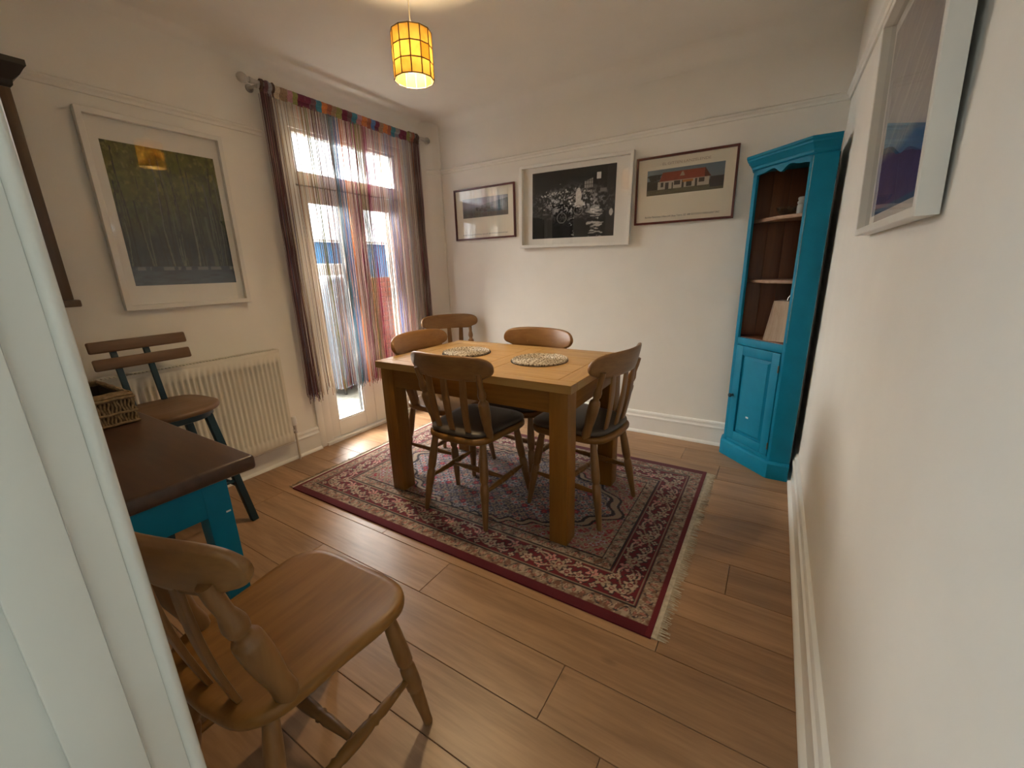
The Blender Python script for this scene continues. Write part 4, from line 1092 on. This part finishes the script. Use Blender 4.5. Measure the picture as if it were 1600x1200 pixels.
def street(u, v):
    C0 = mixc(np.ones(u.shape+(3,))*L3(0.12, 0.125, 0.12), L3(0.26, 0.28, 0.31), np.clip((v-0.3)*1.5, 0, 1))
    C0 = mixc(C0, L3(0.34, 0.34, 0.39), np.exp(-((u-0.18)/0.18)**2-((v-0.65)/0.2)**2))
    bl = (u > 0.42) & (v < 0.62+0.40*(u-0.42)) & (v > 0.22)
    C0[bl] = (0.5+0.8*fbm(u*22, v*16, 4))[bl][:, None]*L3(0.10, 0.13, 0.145)
    C0[(u > 0.3) & (v > 0.25) & (v < 0.52) & (fbm(u*22, v*12, 2) > 0.48) & (u < 0.62)] = L3(0.055, 0.06, 0.06)
    C0[(u > 0.55) & (((u*26) % 1) < 0.25) & (v > 0.34) & (v < 0.95)] *= 1.7
    gd = v < 0.24; C0[gd] = (0.6+0.6*fbm(u*8, v*14, 9))[gd][:, None]*L3(0.13, 0.12, 0.105)
    return C0
sp = picture('street_poster', 0.606, 0.406, 0.013, 0.018, MT['redframe'], MT['cream'], 'red framed poster of a misty street, left of the three beside the curtain')
sp.location = (-2.350, D-0.002, 1.681)
art(sp, -0.218, 0.237, -0.027, 0.123, street, 150)

def text(t, body, x, z, size, mat, name, extend=None, shear=0.0, spacing=1.0):
    cu = bpy.data.curves.new(name, 'FONT'); cu.body = body; cu.size = size; cu.align_x = 'CENTER'; cu.shear = shear; cu.space_character = spacing
    o = bpy.data.objects.new(name, cu); COL.objects.link(o)
    dg = bpy.context.evaluated_depsgraph_get()
    me = bpy.data.meshes.new_from_object(o.evaluated_get(dg)); bpy.data.objects.remove(o)
    me.materials.append(mat)
    q = bpy.data.objects.new(name, me); link(q, t); q.location = (x, -0.0066, z); q.rotation_euler = (PI/2, 0, 0)
    if extend:
        wdt = max(v.co.x for v in me.vertices)-min(v.co.x for v in me.vertices)
        q.scale = (extend/wdt, 1, 1)
    return q
text(rp_, 'EL GITTEN LANZELENDE', 0.005, 0.148, 0.021, MT['inkgold'], 'title', 0.285)
text(rp_, 'Barklea Panorama 1/Nov 2W Busy Tabriz, ED 488 EDITIONS HERALANT INC', -0.005, -0.166, 0.015, MT['ink'], 'caption', 0.455, shear=0.1)
text(sp, 'Barklea Panorama 1/Nov 2W Busy Tabriz, ED 488 EDITIONS HERALANT INC', 0.0, -0.166, 0.015, MT['ink'], 'caption', 0.455, shear=0.1)

def sea(u, v):
    C0 = mixc(np.ones(u.shape+(3,))*L3(0.30, 0.27, 0.265), L3(0.36, 0.33, 0.32), fbm(u*5, v*5, 2))
    dg = u*0.75-v
    C0 = mixc(C0, L3(0.25, 0.21, 0.26), np.clip((fbm(u*6+v*4, dg*22, 6)-0.45)*3, 0, 1)*0.8)
    C0 = mixc(C0, L3(0.48, 0.45, 0.42), np.clip((fbm(u*3+v*2, dg*34, 8)-0.6)*6, 0, 1))
    lo = np.clip((0.34-v+0.06*(fbm(u*5, v*3, 1)-0.5))*18, 0, 1)
    C0 = mixc(C0, mixc(np.ones(u.shape+(3,))*L3(0.055, 0.05, 0.17), L3(0.10, 0.085, 0.25), fbm(u*9, v*22, 5)), lo)
    C0[(v < 0.03)] = L3(0.03, 0.13, 0.25)
    return C0
rpz = picture('seascape_picture', 0.67, 0.545, 0.018, 0.034, MT['whiteframe'], MT['mat'], 'white framed violet seascape hanging on the right wall', 'picture')
rpz.location = (-0.0135, 1.345, 1.5675); rpz.rotation_euler = (math.radians(2.2), 0, -PI/2)
art(rpz, -0.29, 0.29, -0.225, 0.225, sea, 120)

# ------------------------------------------------------------------ pendant lamp
LX, LY = -1.600, 1.505
pn = thing('pendant_lamp', (LX, LY, 0), 0.13, label='amber capiz shell pendant lamp hanging from the ceiling', cat='lamp')
sr, sz0, sz1 = 0.078, 1.993, 2.160
ncol = 12
m, nt, p = newmat('amber_shell'); L = nt.links
nt.nodes.remove(p)
out = nt.nodes['Material Output']
df = N(nt, 'ShaderNodeBsdfDiffuse'); tl = N(nt, 'ShaderNodeBsdfTranslucent'); mx = N(nt, 'ShaderNodeMixShader'); mx.inputs[0].default_value = 0.72
tc = N(nt, 'ShaderNodeTexCoord'); oi = N(nt, 'ShaderNodeObjectInfo'); nz = N(nt, 'ShaderNodeTexNoise'); nz.inputs['Scale'].default_value = 45
ad = N(nt, 'ShaderNodeVectorMath', operation='ADD'); ml = N(nt, 'ShaderNodeMath', operation='MULTIPLY'); ml.inputs[1].default_value = 50
L.new(oi.outputs['Random'], ml.inputs[0]); L.new(tc.outputs['Object'], ad.inputs[0]); L.new(ml.outputs[0], ad.inputs[1]); L.new(ad.outputs[0], nz.inputs['Vector'])
r1 = ramp(nt, [(0.35, (0.16, 0.100, 0.030)), (0.65, (0.21, 0.155, 0.064))])
sm_ = N(nt, 'ShaderNodeMath', operation='MULTIPLY_ADD'); sm_.inputs[1].default_value = 0.5
L.new(oi.outputs['Random'], sm_.inputs[0]); 
h2 = N(nt, 'ShaderNodeMath', operation='MULTIPLY'); h2.inputs[1].default_value = 0.5; L.new(nz.outputs['Fac'], h2.inputs[0]); L.new(h2.outputs[0], sm_.inputs[2])
L.new(sm_.outputs[0], r1.inputs[0])
L.new(r1.outputs[0], df.inputs[0]); L.new(r1.outputs[0], tl.inputs[0]); L.new(df.outputs[0], mx.inputs[1]); L.new(tl.outputs[0], mx.inputs[2]); L.new(mx.outputs[0], out.inputs[0])
MT['shell'] = m
ph = (sz1-sz0)/3; pwid = 2*sr*math.tan(PI/ncol)
pane = None
for r_ in range(3):
    for k in range(ncol):
        a = 2*PI*(k+0.5)/ncol
        if pane is None:
            pane = MB().box((-0.0006, -pwid/2+0.0012, 0.0012), (0.0006, pwid/2-0.0012, ph-0.0012)).build('shell_pane', MT['shell'], pn)
            o = pane
        else:
            o = inst(pane, pn)
        o.location = (sr*math.cos(a), sr*math.sin(a), sz0+r_*ph); o.rotation_euler = (0, 0, a)
rc = sr/math.cos(PI/ncol)
for k in range(ncol):
    a = 2*PI*k/ncol
    MB().tube([(rc*math.cos(a), rc*math.sin(a), sz0), (rc*math.cos(a), rc*math.sin(a), sz1)], 0.0024, 5).build('came', MT['brass'], pn)
for k in range(4):
    z = sz0+k*ph
    MB().tube([(rc*math.cos(2*PI*j/ncol), rc*math.sin(2*PI*j/ncol), z) for j in range(ncol+1)], 0.0024, 5, cap=False).build('came_ring', MT['brass'], pn)
MB().tube([(0, 0, H-0.02), (0, 0, sz1+0.03)], 0.003, 8).build('cord', MT['copper'], pn, smooth=True)
MB().turned((0, 0, H), (0, 0, H-0.03), [(0, 0.045), (0.4, 0.044), (0.7, 0.034), (1, 0.008)], 20).build('ceiling_rose', MT['white'], pn, smooth=True)
MB().turned((0, 0, sz1+0.04), (0, 0, sz1-0.050), [(0, 0.006), (0.1, 0.011), (0.4, 0.019), (0.5, 0.022), (0.95, 0.019), (1, 0.014)], 16).build('lamp_holder', MT['white'], pn, smooth=True)
for k in range(3):
    a = 2*PI*k/3
    MB().tube([(0.019*math.cos(a), 0.019*math.sin(a), sz1-0.02), (sr*math.cos(a), sr*math.sin(a), sz1-0.003)], 0.0014, 5).build('spider_arm', MT['brass'], pn)
m, nt, p = newmat('bulb_glow'); p.inputs['Emission Color'].default_value = (1.0, 0.72, 0.36, 1); p.inputs['Emission Strength'].default_value = 10
lathe([(0.004, -0.026), (0.013, -0.022), (0.020, -0.010), (0.020, 0.002), (0.014, 0.016), (0.010, 0.026)], 18).build('bulb', m, pn, smooth=True, loc=(0, 0, sz1-0.088))
bl = bpy.data.lights.new('bulb_light', 'POINT'); bl.energy = 17; bl.color = (1.0, 0.74, 0.42); bl.shadow_soft_size = 0.036
blo = bpy.data.objects.new('bulb_light', bl); COL.objects.link(blo); blo.location = (LX, LY, sz1-0.088)

# ------------------------------------------------------------------ outside
GZ = -0.12
pt = struct(B('patio', (-8.2, 0.2, GZ-0.15), (-W-0.27, 8.0, GZ-0.012), MT['mortar'], bevel=0))
sl = None
for i in range(5):
    for j in range(7):
        cx, cy = -3.5-0.45*i, 1.75+0.45*j
        if sl is None:
            sl = MB().box((-0.222, -0.222, -0.012), (0.222, 0.222, 0)).build('paving_slab', MT['slab'], pt, bevel=0.004, seg=1); o = sl
        else: o = inst(sl, pt)
        o.location = (cx, cy, GZ+random.uniform(-0.002, 0.002))
# upper house front above the doors
struct(MB().box((-W-0.30, -2.5, H+0.1), (-W-0.05, 7.0, 6.0)).box((-W-0.30, D+0.12, GZ), (-W-0.05, 7.0, H+0.1)).box((-W-0.30, -2.5, GZ), (-W-0.05, NY-0.13, H+0.1)).build('wall_house_front', MT['mortar']))
# covered barbecue
bq = thing('covered_barbecue', (-4.52, 3.10, GZ), 0.15, label='barbecue under a grey-blue cover on the patio', cat='barbecue')
cvp = smooth_closed([(0.24, -0.30), (0.26, 0), (0.24, 0.30), (0, 0.32), (-0.24, 0.30), (-0.26, 0), (-0.24, -0.30), (0, -0.32)], 4)
rgs = []
for s_, z in ((1.06, 0.10), (1.04, 0.35), (1.0, 0.7), (1.0, 1.05), (0.97, 1.20), (0.88, 1.28), (0.6, 1.32), (0.2, 1.33)):
    rgs.append([(x*s_*(1+0.025*math.sin(k*1.7+z*6)), y*s_*(1+0.02*math.sin(k*2.3+z*5)), z+0.012*math.sin(k*0.9)) for k, (x, y) in enumerate(cvp)])
MB().rings(rgs).build('cover', MT['cover'], bq, smooth=True, angle=80)
for sx in (-1, 1):
    for sy in (-1, 1):
        MB().tube([(sx*0.18, sy*0.22, 0), (sx*0.18, sy*0.22, 0.2)], 0.015, 8).build('leg', MT['black'], bq)
# brick garden wall
bw_ = struct(B('wall_garden', (-5.72, 4.05, GZ-0.01), (-5.515, 6.6, 1.165), MT['mortar'], bevel=0))
br = None
for r_ in range(17):
    for k in range(12):
        yy = 4.05+0.225*k+(0.1125 if r_ % 2 else 0)
        if yy+0.2 > 6.6: continue
        if br is None:
            br = MB().box((-0.02, -0.1075, -0.0325), (0.012, 0.1075, 0.0325)).build('brick', MT['brick'], bw_, bevel=0.004, seg=1); o = br
        else: o = inst(br, bw_)
        o.location = (-5.512, yy+0.11, GZ+0.04+0.0752*r_)
# blue shed
sh = thing('garden_shed', (-7.1, 5.2, GZ), label='blue painted garden shed beyond the patio', cat='shed')
for k in range(14):
    B('board', (0.0, -1.05+0.15*k+0.001, 0.02), (0.022, -0.90+0.15*k-0.001, 1.90), MT['blue'], sh, bevel=0.003)
MB().box((-0.9, -1.04, 0), (-0.001, 1.04, 1.9)).build('body', MT['blue'], sh)
MB().rings([[(0.10, -1.12, 1.90), (0.10, 1.12, 1.90), (-1.0, 1.12, 2.0), (-1.0, -1.12, 2.0)], [(0.10, -1.12, 1.94), (0.10, 1.12, 1.94), (-1.0, 1.12, 2.04), (-1.0, -1.12, 2.04)]]).build('roof', MT['render'], sh)
# white garden store in front of the shed
gs = thing('garden_store', (-6.1, 3.85, GZ), 0.1, label='low white garden store in front of the blue shed', cat='storage box')
B('box', (-0.3, -0.5, 0), (0.3, 0.45, 1.30), MT['render'], gs, bevel=0.01); B('lid', (-0.33, -0.53, 1.30), (0.33, 0.48, 1.50), MT['render'], gs, bevel=0.03, seg=3)
struct(B('wall_boundary', (-8.2, -1.0, GZ-0.1), (-8.05, 9.0, 1.5), MT['render'], bevel=0))
